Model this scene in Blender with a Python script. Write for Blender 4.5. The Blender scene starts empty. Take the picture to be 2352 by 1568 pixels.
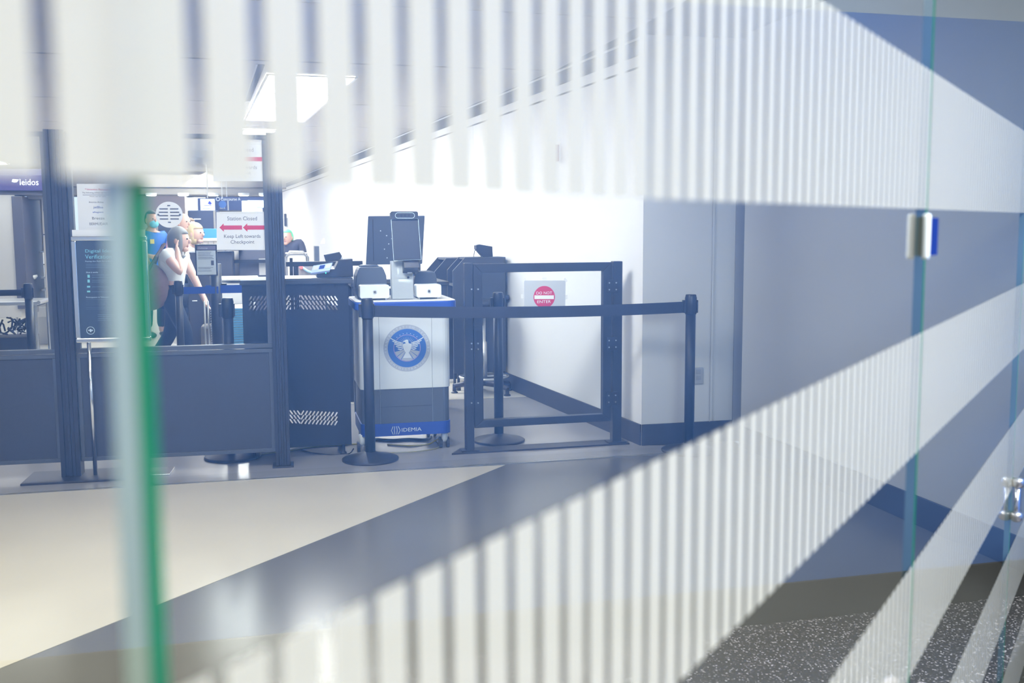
import bpy, bmesh, math, random
from mathutils import Vector, Matrix
from mathutils.geometry import delaunay_2d_cdt
random.seed(4)
SC = bpy.context.scene
COL = SC.collection
R = math.radians
# ------------------------------------------------------------------ camera
FPX = 2352 * 35 / 36
CAM_H = 1.38
PITCH = math.atan((784 - 538) / FPX)
cam_d = bpy.data.cameras.new('camera')
cam_d.lens = 35; cam_d.sensor_width = 36; cam_d.clip_start = 0.02; cam_d.clip_end = 200
cam_d.dof.use_dof = True; cam_d.dof.focus_distance = 6.4; cam_d.dof.aperture_fstop = 4.9
cam = bpy.data.objects.new('camera', cam_d)
CM = Matrix.Rotation(R(90) - PITCH, 4, 'X') @ Matrix.Rotation(R(-0.305), 4, 'Z')
cam.matrix_world = Matrix.Translation((0, 0, CAM_H)) @ CM
COL.objects.link(cam); SC.camera = cam
RM = CM.to_3x3()
# ------------------------------------------------------------------ world, lights, exposure
w = bpy.data.worlds.new('World'); SC.world = w; w.use_nodes = True
w.node_tree.nodes['Background'].inputs[0].default_value = (.80, .86, 1, 1)
w.node_tree.nodes['Background'].inputs[1].default_value = 0.55
SC.view_settings.view_transform = 'Standard'; SC.view_settings.look = 'None'
SC.view_settings.exposure = 0; SC.view_settings.gamma = 1; SC.view_settings.use_curve_mapping = False
SC.cycles.use_denoising = True
SC.cycles.max_bounces = 8; SC.cycles.transparent_max_bounces = 24; SC.cycles.sample_clamp_indirect = 6
SC.cycles.caustics_reflective = False; SC.cycles.caustics_refractive = False


def lamp(name, kind, loc, energy, color=(1, 1, 1), size=1, size_y=None, target=None, spot=60, blend=.8):
    l = bpy.data.lights.new(name, kind); l.energy = energy; l.color = color
    if kind == 'AREA':
        l.size = size
        if size_y: l.shape = 'RECTANGLE'; l.size_y = size_y
    else:
        l.shadow_soft_size = size
    if kind == 'SPOT': l.spot_size = R(spot); l.spot_blend = blend
    o = bpy.data.objects.new(name, l); o.location = loc; COL.objects.link(o)
    if target:
        o.rotation_euler = (Vector(target) - Vector(loc)).to_track_quat('-Z', 'Y').to_euler()
    return o


# unseen ceiling lights over the walkway; the other area lamps are added to brighten
lamp('lamp_walkway', 'AREA', (-2.2, 2.6, 2.55), 74, (1, .95, .86), 1.6, 1.6, (-2.2, 2.6, 0))
lamp('lamp_walkway_far', 'AREA', (-1.0, 4.4, 2.55), 44, (1, .97, .93), 2.2, .8, (-1.2, 4.8, 0))
gl_ = lamp('fill_gate', 'AREA', (-.75, 4.9, 2.58), 33, (1, .98, .95), 1.0, .5, (.25, 8.0, 1.0)); gl_.data.spread = R(75)  # area lamp added out of view to brighten the wall behind the gate
lamp('fill_white_wall', 'AREA', (-3.6, 13.2, 2.6), 420, (1, .975, .94), 8.0, .7, (-2.5, 13.5, 0.3))  # area lamp added to brighten the white wall, turned down like a ceiling fitting
lamp('fill_white_wall_far', 'AREA', (-6.0, 19.8, 2.6), 130, (1, .975, .94), 6.0, .7, (-4.9, 20.1, 0.3))  # second added lamp for the far end of the white wall
sp = lamp('lamp_sun_patch', 'AREA', (2.28, 1.15, 2.95), 42, (1, .87, .79), .25, 1.3, (2.28, 1.1505, 0)); sp.data.spread = R(50)  # warm lamp added to imitate a sun patch on the terrazzo
lamp('fill_concourse', 'AREA', (.75, -1.2, 2.9), 112, (1, .97, .90), 1.6, 1.6, (.3, .5, 1.3))  # lamp added and aimed to brighten the striped glass
lamp('fill_blue_wall', 'AREA', (1.85, .75, 2.6), 165, (.88, .93, 1), .4, 1.6, (2.6, .9, .75))  # lamp added to brighten the blue wall mirrored in the glass
lamp('fill_blue_wall_far', 'AREA', (1.75, 2.3, 2.6), 20, (.72, .87, 1), .3, .9, (2.35, 2.5, .9))  # weaker added lamp for the farther part of the blue wall
for i_, (x_, y_) in enumerate(((-5.5, 10.5), (-4.5, 14.5), (-9, 13.5), (-6.5, 19), (-12, 19))):
    lamp('fill_hall', 'AREA', (x_, y_, 2.56), 64, (1, .965, .91), 1.8, 1.8, (x_, y_, 0))  # area lamps added below the ceiling to brighten the hall

# ------------------------------------------------------------------ geometry of the view -> real points


def ray(x, y):
    return RM @ Vector(((x - 1176) / FPX, -(y - 784) / FPX, -1))


def fl(x, y, z=0.0):
    d = ray(x, y); t = (z - CAM_H) / d.z
    return Vector((d.x * t, d.y * t, z))


def at(x, y, Y):
    d = ray(x, y); t = Y / d.y
    return Vector((d.x * t, Y, CAM_H + d.z * t))


class PL:
    """A vertical plane through P; u runs along bearing ang (deg from +Y towards +X), offsets go backwards."""
    def __init__(s, P, ang):
        s.P = Vector((P[0], P[1])); a = R(ang)
        s.e = Vector((math.sin(a), math.cos(a))); s.b = Vector((-math.cos(a), math.sin(a))); s.rz = R(90 - ang)

    def uz(s, x, y, off=0.0):
        d = ray(x, y); Q = s.P + s.b * off
        t = Q.dot(s.b) / Vector((d.x, d.y)).dot(s.b)
        h = Vector((d.x * t, d.y * t)) - s.P
        return h.dot(s.e), CAM_H + d.z * t


# ------------------------------------------------------------------ materials
def lin(c):
    return tuple(((v / 255) / 12.92 if v / 255 <= .04045 else ((v / 255 + .055) / 1.055) ** 2.4) for v in c) + (1,)


MATS = {}


def mat(name, col, rough=.6, metal=0, noise=0.0, nscale=20, emit=0, spec=.5, trans=0):
    if name in MATS: return MATS[name]
    m = bpy.data.materials.new(name); m.use_nodes = True; MATS[name] = m
    nt = m.node_tree; b = nt.nodes['Principled BSDF']
    c = col if len(col) == 4 else tuple(col) + (1,)
    b.inputs['Base Color'].default_value = c; b.inputs['Roughness'].default_value = rough
    b.inputs['Metallic'].default_value = metal; b.inputs['Specular IOR Level'].default_value = spec
    if noise:
        tc = nt.nodes.new('ShaderNodeTexCoord'); n = nt.nodes.new('ShaderNodeTexNoise')
        n.inputs['Scale'].default_value = nscale; n.inputs['Detail'].default_value = 4
        mr = nt.nodes.new('ShaderNodeMapRange')
        mr.inputs['To Min'].default_value = 1 - noise; mr.inputs['To Max'].default_value = 1 + noise
        mx = nt.nodes.new('ShaderNodeMix'); mx.data_type = 'RGBA'; mx.blend_type = 'MULTIPLY'
        mx.inputs['Factor'].default_value = 1; mx.inputs['A'].default_value = c
        nt.links.new(tc.outputs['Object'], n.inputs['Vector']); nt.links.new(n.outputs['Fac'], mr.inputs['Value'])
        nt.links.new(mr.outputs['Result'], mx.inputs['B']); nt.links.new(mx.outputs['Result'], b.inputs['Base Color'])
    if emit:
        b.inputs['Emission Color'].default_value = c; b.inputs['Emission Strength'].default_value = emit
    return m


def glass_mat(name, tint, ior, reflect=True):
    m = bpy.data.materials.new(name); m.use_nodes = True; nt = m.node_tree; nt.nodes.clear()
    out = nt.nodes.new('ShaderNodeOutputMaterial'); tr = nt.nodes.new('ShaderNodeBsdfTransparent')
    tr.inputs[0].default_value = tuple(tint) + (1,)
    if not reflect:
        nt.links.new(tr.outputs[0], out.inputs[0]); return m
    gl = nt.nodes.new('ShaderNodeBsdfGlossy'); gl.inputs['Roughness'].default_value = 0
    fr = nt.nodes.new('ShaderNodeFresnel'); fr.inputs[0].default_value = ior
    geo = nt.nodes.new('ShaderNodeNewGeometry'); inv = nt.nodes.new('ShaderNodeMath'); inv.operation = 'SUBTRACT'
    inv.inputs[0].default_value = 1; mul = nt.nodes.new('ShaderNodeMath'); mul.operation = 'MULTIPLY'
    mx = nt.nodes.new('ShaderNodeMixShader')
    nt.links.new(geo.outputs['Backfacing'], inv.inputs[1]); nt.links.new(inv.outputs[0], mul.inputs[0])
    nt.links.new(fr.outputs[0], mul.inputs[1]); nt.links.new(mul.outputs[0], mx.inputs[0])
    nt.links.new(tr.outputs[0], mx.inputs[1]); nt.links.new(gl.outputs[0], mx.inputs[2])
    nt.links.new(mx.outputs[0], out.inputs[0]); return m


PITCH_S = .0254      # spacing of the printed stripes


def frit_mat(name='printed_stripes', gap=.13):
    m = bpy.data.materials.new(name); m.use_nodes = True; nt = m.node_tree; nt.nodes.clear(); N = nt.nodes.new; L = nt.links.new
    out = N('ShaderNodeOutputMaterial'); tc = N('ShaderNodeTexCoord'); sx = N('ShaderNodeSeparateXYZ')
    L(tc.outputs['Object'], sx.inputs[0])
    d = N('ShaderNodeMath'); d.operation = 'DIVIDE'; d.inputs[1].default_value = PITCH_S; L(sx.outputs[0], d.inputs[0])
    a = N('ShaderNodeMath'); a.operation = 'ADD'; a.inputs[1].default_value = 1000.5; L(d.outputs[0], a.inputs[0])
    f = N('ShaderNodeMath'); f.operation = 'FRACT'; L(a.outputs[0], f.inputs[0])
    s = N('ShaderNodeMath'); s.operation = 'SUBTRACT'; s.inputs[1].default_value = .5; L(f.outputs[0], s.inputs[0])
    b = N('ShaderNodeMath'); b.operation = 'ABSOLUTE'; L(s.outputs[0], b.inputs[0])
    g = N('ShaderNodeMath'); g.operation = 'GREATER_THAN'; g.inputs[1].default_value = gap; L(b.outputs[0], g.inputs[0])
    df = N('ShaderNodeBsdfDiffuse'); df.inputs[0].default_value = (.86, .83, .69, 1)
    tl = N('ShaderNodeBsdfTranslucent'); tl.inputs[0].default_value = (.87, .84, .70, 1)
    m1 = N('ShaderNodeMixShader'); m1.inputs[0].default_value = .45; L(df.outputs[0], m1.inputs[1]); L(tl.outputs[0], m1.inputs[2])
    gl = N('ShaderNodeBsdfGlossy'); gl.inputs['Roughness'].default_value = .0; fr = N('ShaderNodeFresnel'); fr.inputs[0].default_value = 1.4
    m3 = N('ShaderNodeMixShader'); L(fr.outputs[0], m3.inputs[0]); L(m1.outputs[0], m3.inputs[1]); L(gl.outputs[0], m3.inputs[2]); m1 = m3
    tr = N('ShaderNodeBsdfTransparent'); m2 = N('ShaderNodeMixShader')
    L(g.outputs[0], m2.inputs[0]); L(tr.outputs[0], m2.inputs[1]); L(m1.outputs[0], m2.inputs[2]); L(m2.outputs[0], out.inputs[0])
    return m


def terrazzo_mat():
    m = mat('terrazzo', (.06, .06, .07), .3); nt = m.node_tree; N = nt.nodes.new; L = nt.links.new
    tc = N('ShaderNodeTexCoord'); v = N('ShaderNodeTexVoronoi'); v.inputs['Scale'].default_value = 190
    L(tc.outputs['Object'], v.inputs['Vector'])
    sp = N('ShaderNodeSeparateColor'); L(v.outputs['Color'], sp.inputs[0])
    cr = N('ShaderNodeValToRGB'); cr.color_ramp.interpolation = 'CONSTANT'
    e = cr.color_ramp.elements; e[0].color = (.022, .022, .03, 1); e[1].position = .66; e[1].color = (.045, .045, .055, 1)
    for p, c in ((.86, (.26, .23, .23, 1)), (.935, (.85, .78, .74, 1))):
        x = e.new(p); x.color = c
    L(sp.outputs[0], cr.inputs[0]); L(cr.outputs[0], nt.nodes['Principled BSDF'].inputs['Base Color'])
    return m


def floor_mat(name, col, rough):
    m = mat(name, col, rough, noise=.06, nscale=3); nt = m.node_tree; b = nt.nodes['Principled BSDF']
    tc = nt.nodes.new('ShaderNodeTexCoord'); n = nt.nodes.new('ShaderNodeTexNoise'); n.inputs['Scale'].default_value = 9
    bp = nt.nodes.new('ShaderNodeBump'); bp.inputs['Strength'].default_value = .04
    nt.links.new(tc.outputs['Object'], n.inputs['Vector']); nt.links.new(n.outputs['Fac'], bp.inputs['Height'])
    nt.links.new(bp.outputs['Normal'], b.inputs['Normal']); return m


M_black = mat('black_powder_coat', (.022, .023, .027), .45, noise=.15)
M_post = mat('dark_anodised_post', (.020, .022, .028), .4, noise=.1)
M_frame = mat('grey_blue_frame', (.075, .085, .10), .45, noise=.05)
M_panel = mat('charcoal_panel', (.043, .047, .055), .55, noise=.12, nscale=60)
M_white = mat('white_wall_paint', (.80, .79, .78), .6, noise=.02, nscale=2)
M_wallr = mat('pale_grey_wall_paint', (.60, .60, .59), .55, noise=.03, nscale=3)
M_base = mat('dark_rubber_base', (.035, .035, .042), .5, noise=.1)
M_wshell = mat('white_cabinet_shell', (.66, .70, .72), .4, noise=.02)
M_grey = mat('slate_grey_cabinet', (.085, .095, .11), .5, noise=.04)
M_blue = mat('royal_blue_trim', (.012, .055, .35), .45, noise=.03)
M_metal = mat('chrome', (.80, .82, .84), .18, 1)
M_steel = mat('brushed_steel', (.55, .55, .56), .35, 1, noise=.1, nscale=80)
M_paper = mat('white_paper', (.80, .80, .80), .8, noise=.02)
M_ink = mat('grey_ink', (.10, .10, .13), .8)
M_red = mat('red_ink', (.62, .03, .07), .7)
M_tape = mat('milky_tape', (.74, .74, .72), .4)
M_dev = mat('slate_device_plastic', (.055, .065, .085), .45, noise=.05)
M_devd = mat('black_device_plastic', (.018, .018, .022), .35)
M_scr = mat('dark_glass_screen', (.022, .025, .033), .5, spec=.25)
M_light = mat('lit_diffuser', (1, .98, .95), .5, emit=24)
M_teal = mat('teal_ink', (.22, .55, .62), .7)
M_cyan = mat('pale_lettering', (.55, .66, .72), .7)
M_board = mat('dark_slate_board', (.035, .055, .085), .4, noise=.05)
M_navy = mat('navy_sign', (.04, .05, .14), .5)
M_glass_hall = glass_mat('clear_pane', (.95, .97, .97), 1.25)
M_glass_front = glass_mat('door_glass', (.93, .96, .95), 2.1)
M_glass_clear = glass_mat('door_glass_core', (.97, .99, .985), 1.5, reflect=False)
M_edge_green = mat('green_glass_edge', (.008, .34, .19), .3)
M_edge_pale = mat('pale_glass_edge', (.62, .74, .62), .35)
M_edge_teal = mat('teal_glass_edge', (.13, .22, .26), .4)
M_frit = frit_mat(); M_film = frit_mat('printed_margin', -1)
M_terr = terrazzo_mat()
M_cream = floor_mat('cream_resin_floor', (.66, .60, .485), .33)
M_gfloor = floor_mat('grey_resin_floor', (.15, .142, .125), .24)
M_bfloor = floor_mat('tan_grey_floor', (.33, .32, .32), .22)
M_strip = mat('metal_strip', (.42, .41, .40), .3, .7)
M_ceil = mat('beige_ceiling_panel', (.44, .415, .39), .8, noise=.03)
M_dark = mat('dark_gap', (.03, .03, .035), .8)
M_bluewall = mat('blue_wall_paint', (.088, .232, .60), .6, noise=.04, nscale=1.5)
M_palewall = mat('pale_blue_wall_paint', (.42, .50, .62), .6, noise=.04, nscale=1.5)
M_yellow = mat('yellow_cable_jacket', (.62, .50, .10), .5)
M_hallf = mat('pale_hall_floor', (.66, .62, .54), .3, noise=.04)
M_beige = mat('beige_hall_wall', (.36, .32, .28), .7, noise=.05)
M_greyp = mat('grey_machine_shell', (.46, .44, .42), .5, noise=.03)
M_purple = mat('purple_fascia', (.06, .045, .16), .5, noise=.05)
M_whitep = mat('white_plastic', (.8, .8, .8), .4)
M_screenlit = mat('lit_screen', (.34, .32, .9), .4, emit=1.1)
M_white_lit = mat('glowing_white', (.85, .88, 1), .5, emit=1.2)
M_belt = mat('black_webbing', (.02, .021, .028), .7, noise=.2, nscale=300)
M_bbelt = mat('blue_webbing', (.012, .06, .36), .7, noise=.2, nscale=300)

# ------------------------------------------------------------------ mesh helpers


def box(bm, lo, hi, mtx=None):
    vs = [bm.verts.new((x, y, z)) for z in (lo[2], hi[2]) for y in (lo[1], hi[1]) for x in (lo[0], hi[0])]
    fs = [bm.faces.new([vs[i] for i in q]) for q in ((0, 2, 3, 1), (4, 5, 7, 6), (0, 1, 5, 4), (2, 6, 7, 3), (0, 4, 6, 2), (1, 3, 7, 5))]
    if mtx is not None: bmesh.ops.transform(bm, matrix=mtx, verts=vs)
    return fs


def prism(bm, poly, y0, y1, plane='xz'):
    """Extrude a polygon: 'xz' polygons run along y, 'xy' polygons along z, 'yz' along x."""
    def pt(p, t):
        return {'xz': (p[0], t, p[1]), 'xy': (p[0], p[1], t), 'yz': (t, p[0], p[1])}[plane]
    a = [bm.verts.new(pt(p, y0)) for p in poly]; b = [bm.verts.new(pt(p, y1)) for p in poly]
    n = len(poly); bm.faces.new(a); bm.faces.new(b[::-1])
    for i in range(n): bm.faces.new((a[i], b[i], b[(i + 1) % n], a[(i + 1) % n]))
    return a + b


def lathe(bm, prof, seg=24, c=(0, 0, 0)):
    rings = []
    for r, z in prof:
        rings.append([bm.verts.new((c[0] + r * math.cos(2 * math.pi * i / seg), c[1] + r * math.sin(2 * math.pi * i / seg), c[2] + z)) for i in range(seg)])
    for a, b in zip(rings, rings[1:]):
        for i in range(seg): bm.faces.new((a[i], a[(i + 1) % seg], b[(i + 1) % seg], b[i]))
    bm.faces.new(rings[0][::-1]); bm.faces.new(rings[-1])


def tube(bm, pts, r, seg=8, closed=False):
    pts = [Vector(p) for p in pts]; rings = []; n = len(pts); up = Vector((0, 0, 1)); prev = None
    for i, p in enumerate(pts):
        t = (pts[(i + 1) % n if closed else min(i + 1, n - 1)] - pts[(i - 1) % n if closed else max(i - 1, 0)]).normalized()
        x = (prev - t * prev.dot(t)) if prev is not None else t.cross(up)
        if x.length < 1e-4: x = t.cross(Vector((1, 0, 0)))
        x.normalize(); prev = x; y = t.cross(x); rr = r[i] if isinstance(r, (list, tuple)) else r
        rings.append([bm.verts.new(p + (x * math.cos(2 * math.pi * k / seg) + y * math.sin(2 * math.pi * k / seg)) * rr) for k in range(seg)])
    for a, b in zip(rings, rings[1:] + ([rings[0]] if closed else [])):
        for k in range(seg): bm.faces.new((a[k], a[(k + 1) % seg], b[(k + 1) % seg], b[k]))
    if not closed: bm.faces.new(rings[0][::-1]); bm.faces.new(rings[-1])


def ell(bm, c, r, seg=16, rings=10, mtx=None):
    m = Matrix.Translation(c) @ Matrix.Diagonal((r[0], r[1], r[2], 1))
    if mtx is not None: m = mtx @ m
    bmesh.ops.create_uvsphere(bm, u_segments=seg, v_segments=rings, radius=1, matrix=m)


def arc(c, r, a0, a1, n):
    return [(c[0] + r * math.cos(R(a0 + (a1 - a0) * i / n)), c[1] + r * math.sin(R(a0 + (a1 - a0) * i / n))) for i in range(n + 1)]


def rrect(x0, z0, x1, z1, r, n=5):
    return arc((x1 - r, z1 - r), r, 0, 90, n) + arc((x0 + r, z1 - r), r, 90, 180, n) + arc((x0 + r, z0 + r), r, 180, 270, n) + arc((x1 - r, z0 + r), r, 270, 360, n)


def obj(name, bm, m, parent=None, bevel=0, smooth=False, kind=None, keep=False):
    me = bpy.data.meshes.new(name)
    if not keep: bmesh.ops.recalc_face_normals(bm, faces=bm.faces[:])
    bm.to_mesh(me); bm.free()
    for x in (m if isinstance(m, (list, tuple)) else [m]): me.materials.append(x)
    if smooth:
        for p in me.polygons: p.use_smooth = True
    o = bpy.data.objects.new(name, me); COL.objects.link(o)
    if parent: o.parent = parent
    if bevel:
        b = o.modifiers.new('edge', 'BEVEL'); b.width = bevel; b.segments = 2; b.limit_method = 'ANGLE'
    if kind: o['kind'] = kind
    return o


def new(): return bmesh.new()


def B(name, lo, hi, m, parent=None, bevel=0, kind=None):
    bm = new(); box(bm, lo, hi); return obj(name, bm, m, parent, bevel, kind=kind)


def PR(name, poly, y0, y1, m, parent=None, plane='xz', bevel=0, kind=None):
    bm = new(); prism(bm, poly, y0, y1, plane); return obj(name, bm, m, parent, bevel, kind=kind)


def thing(name, label, cat, loc=(0, 0, 0), rz=0, group=None):
    o = bpy.data.objects.new(name, None); COL.objects.link(o); o.empty_display_size = .1
    o.location = loc; o.rotation_euler = (0, 0, rz); return tag(o, label, cat, group)


def tag(o, label, cat, group=None):
    o['label'] = label; o['category'] = cat
    if group: o['group'] = group
    return o


def struct(o): o['kind'] = 'structure'; return o


def text_mesh(body, size, align='CENTER'):
    c = bpy.data.curves.new('t', 'FONT'); c.body = body; c.size = size; c.align_x = align; c.resolution_u = 2
    o = bpy.data.objects.new('t', c); COL.objects.link(o)
    me = bpy.data.meshes.new_from_object(o.evaluated_get(bpy.context.evaluated_depsgraph_get()))
    bpy.data.objects.remove(o); bpy.data.curves.remove(c); return me


def text(name, body, size, m, parent, loc, align='CENTER', sx=1):
    me = text_mesh(body, size, align); me.materials.append(m)
    o = bpy.data.objects.new(name, me); COL.objects.link(o); o.parent = parent; o.location = loc; o.rotation_euler = (R(90), 0, 0); o.scale = (sx, 1, 1)
    return o


def text_fit(name, body, m, parent, u0, u1, z0, z1, y):
    """lettering stretched into a rectangle of its thing's front plane"""
    me = text_mesh(body, 1, 'LEFT'); xs = [v.co.x for v in me.vertices]; ys = [v.co.y for v in me.vertices]
    sx = (u1 - u0) / (max(xs) - min(xs)); sy = (z1 - z0) / (max(ys) - min(ys)); x0 = min(xs); y0 = min(ys)
    for v in me.vertices: v.co = ((v.co.x - x0) * sx + u0, y, (v.co.y - y0) * sy + z0)
    me.materials.append(m); o = bpy.data.objects.new(name, me); COL.objects.link(o); o.parent = parent; return o


def flat_holes(name, outer, holes, thick, m, parent, y):
    """a plate in the xz plane with real cut-outs"""
    vs = []; es = []
    for poly in [outer] + holes:
        n0 = len(vs); vs += [Vector(q) for q in poly]; es += [(n0 + k, n0 + (k + 1) % len(poly)) for k in range(len(poly))]
    v2, _, f2, _, _, _ = delaunay_2d_cdt(vs, es, [], 1, 1e-6)
    cs = [(sum(q[0] for q in h) / len(h), sum(q[1] for q in h) / len(h), h) for h in holes]

    def inside(p, h):
        r_ = False
        for (x0, y0), (x1, y1) in zip(h, h[1:] + h[:1]):
            if (y0 > p[1]) != (y1 > p[1]) and p[0] < (x1 - x0) * (p[1] - y0) / (y1 - y0) + x0: r_ = not r_
        return r_
    bm = new(); fr = [bm.verts.new((q.x, y - thick / 2, q.y)) for q in v2]
    for f_ in f2:
        c = sum((v2[k] for k in f_), Vector((0, 0))) / len(f_)
        if any(abs(c.x - a) < .06 and abs(c.y - b_) < .06 and inside(c, h) for a, b_, h in cs): continue
        bm.faces.new([fr[k] for k in f_])
    bmesh.ops.solidify(bm, geom=bm.faces[:], thickness=thick)
    return obj(name, bm, m, parent)


def copy_tree(o, parent=None):
    c = o.copy(); COL.objects.link(c)
    if parent: c.parent = parent
    for ch in [x for x in SC.objects if x.parent == o]: copy_tree(ch, c)
    return c


AX = 76.5                                   # bearing of the cross direction of the building
# ------------------------------------------------------------------ the setting
GS = Vector((-.098, .316)); GA = 32.876      # the glass front: foot point and bearing
GP = PL(GS, GA)
WR0 = fl(1740, 1041.5); WR1 = fl(2331, 1304); WRD = (WR1 - WR0).normalized()
C0 = fl(1473, 1023); WLD = (fl(1202, 906.5) - C0).normalized()
C1 = C0 + Vector((math.sin(R(77)), math.cos(R(77)), 0)) * .648
MEET = Vector((2.127, 3.758, 0))
CWD = Vector((math.sin(R(-10.1)), math.cos(R(-10.1)), 0)); CW0 = Vector((2.62, .832, 0))
CEIL = 2.62


def V2(v): return (v[0], v[1])


# floors
far_l = C0 + WLD * 30
gl0 = GP.P - GP.e * 4; gl1 = GP.P + GP.e * 4.1
floor = struct(PR('floor', [V2(gl0), V2(gl1), V2(WR0), V2(C1), V2(C0), V2(far_l), (-24, 30), (-16, 2)], -.05, 0, M_gfloor, plane='xy'))
t0, t1, t2 = fl(-200, 1150.5), fl(660, 1095), fl(1530, 1043)
dg = fl(1160, 1068); dg0 = fl(0, 1535); dd = (dg0 - dg).normalized()
cream_pts = [V2(dg), V2(t1), V2(t0), (-9, 3.9), (-9, -1.4), V2(dg0 + dd * 4)]
PR('floor_inlay', cream_pts, 0, .0012, M_cream, floor, 'xy')['label'] = 'cream resin floor field'
td = (t2 - t0).normalized(); tn = Vector((-td.y, td.x, 0))
ts = t0 - td * 6; te = t2 + td * .3
PR('threshold_strip', [V2(ts), V2(te), V2(te + tn * .022), V2(ts + tn * .022)], 0, .004, M_strip, floor, 'xy')['label'] = 'bright metal floor strip'
PR('threshold_band', [V2(ts + tn * .022), V2(te + tn * .022), V2(te + tn * .19), V2(ts + tn * .19)], 0, .0025, mat('grey_track', (.30, .29, .285), .25, noise=.05), floor, 'xy')['label'] = 'smooth grey floor track'
bq0, bq1 = ts + tn * .19, te + tn * .19
PR('back_floor', [V2(bq0), V2(bq1), V2(C0), V2(far_l), (-24, 30), (-16, 5.4)], 0, .0016, M_bfloor, floor, 'xy')['label'] = 'glossy tan grey floor'
h0 = fl(1260, 909); hd = Vector((math.sin(R(78)), math.cos(R(78)), 0))
PR('hall_floor', [V2(h0 - hd * 9), V2(h0), V2(far_l), (-24, 30)], .0016, .003, M_hallf, floor, 'xy')['label'] = 'pale hall floor'
terr = struct(PR('floor_concourse', [V2(gl0), V2(gl1), V2(CW0 + CWD * 3.1), V2(CW0 - CWD * 4), (-2, -4), (-5, -3.5)], -.05, .0005, M_terr, plane='xy'))

# walls


def wall(name, p, q, h, m, side, th=.14, z0=0.0):
    d = (q - p).normalized(); n = Vector((-d.y, d.x, 0)) * side * th
    return struct(PR(name, [V2(p), V2(q), V2(q + n), V2(p + n)], z0, h, m, plane='xy'))


def base(name, p, q, side, h=.141, th=.012):
    d = (q - p).normalized(); n = Vector((-d.y, d.x, 0)) * side * th
    return struct(PR(name, [V2(p), V2(q), V2(q + n), V2(p + n)], 0, h, M_base, plane='xy', bevel=.003))


wl = wall('wall_left', C0, far_l, CEIL, M_white, -1)
wf = wall('wall_front', C0, C1, CEIL, M_wallr, 1)
WRS = WR0 - WRD * .237
wr = wall('wall_right', WRS, MEET, CEIL, M_wallr, 1)
wc = wall('wall_concourse', CW0 + CWD * 2.79, CW0 - CWD * 5, 2.125, M_bluewall, 1)
PR('upper_band', [V2(CW0 + CWD * 2.79), V2(CW0 - CWD * 5), V2(CW0 - CWD * 5 + Vector((.14, .02, 0))), V2(CW0 + CWD * 2.79 + Vector((.14, .02, 0)))], 2.125, 3.1, M_palewall, wc, 'xy')['label'] = 'paler upper wall band'
base('baseboard_left', C0, far_l, 1)
base('baseboard_front', C0, C1, -1)
base('baseboard_right', WRS, MEET, -1)
base('baseboard_concourse', CW0 + CWD * 2.79, CW0 - CWD * 5, -1)
# dark joint between the corner face and the right wall
q1 = fl(1681, 1012); q2 = fl(1708, 1011.5)
jt = wall('trim_1', q1 + Vector((0, -.012, 0)), q2 + Vector((0, -.012, 0)), CEIL, mat('grey_joint_cover', (.27, .275, .28), .6), 1, .03)
# shadow channel and bead under the ceiling along the white wall
n_l = Vector((-WLD.y, WLD.x, 0))
for nm, z0, z1, mm, th in (('trim_2', 2.505, 2.60, M_dark, .012), ('trim_3', 2.425, 2.437, M_dark, .004)):
    struct(PR(nm, [V2(C0), V2(far_l), V2(far_l + n_l * th), V2(C0 + n_l * th)], z0, z1, mm, plane='xy'))
# seams in the white wall panels
for s in (3.6, 6.4):
    p = C0 + WLD * s
    PR('panel_joint', [V2(p), V2(p + WLD * .006), V2(p + WLD * .006 + n_l * .001), V2(p + n_l * .001)], .15, 2.42, mat('wall_joint', (.6, .6, .6), .8), wl, 'xy')
p = fl(1610, 1017)
for px_ in (1628,):
    a = fl(px_, 1015.5); PR('panel_joint', [V2(a), V2(a + Vector((.004, .001, 0))), V2(a + Vector((.004, -.004, 0))), V2(a + Vector((0, -.005, 0)))], .14, CEIL, mat('pale_joint', (.42, .42, .42), .8), wf, 'xy')

# ceiling: panels in rows with open joints
ceiling = struct(PR('ceiling', [(-16, 2), (-3, -.9), V2(MEET + Vector((.2, .2, 0))), V2(C1 + Vector((.3, .3, 0))), V2(far_l + Vector((.3, .3, 0))), (-24, 30)], CEIL + .03, CEIL + .06, M_dark, plane='xy'))
CA = PL((0, 0), AX)
def ac(x, y): v = fl(x, y, CEIL); return Vector((v.x, v.y)).dot(CA.b)
rows = [2.2, 4.0, 5.6, ac(820, 146), ac(800, 240), ac(800, 292), ac(800, 325), ac(800, 349), ac(800, 366), ac(800, 380)]
while rows[-1] < 29: rows.append(rows[-1] + 1.75)
for a0, a1 in zip(rows, rows[1:]):
    # right end of each panel stops at the white wall
    def wall_u(a):
        den = Vector((WLD.x, WLD.y)).dot(CA.b); s = (a - Vector((C0.x, C0.y)).dot(CA.b)) / den
        return (Vector((C0.x, C0.y)) + Vector((WLD.x, WLD.y)) * s).dot(CA.e) - .02 if s > 0 else 2.2
    g = .035 if abs(a0 - rows[3]) < .01 else .012
    pts = [CA.e * u + CA.b * a for u, a in ((-17, a0 + g), (wall_u(a0 + g), a0 + g), (wall_u(a1 - .012), a1 - .012), (-17, a1 - .012))]
    PR('ceiling_panel', [tuple(q) for q in pts], CEIL, CEIL + .02, M_ceil, ceiling, 'xy')
struct(PR('ceiling_concourse', [V2(gl0 + Vector((0, 0))), V2(gl1), V2(CW0 + CWD * 3), V2(CW0 - CWD * 4), (-5, -3.5)], 3.05, 3.1, mat('grey_soffit', (.40, .43, .48), .7), plane='xy'))
struct(PR('wall_back', [(-24, 27), (-6, 27), (-6, 27.2), (-24, 27.2)], 0, CEIL, M_beige, plane='xy'))
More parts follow.
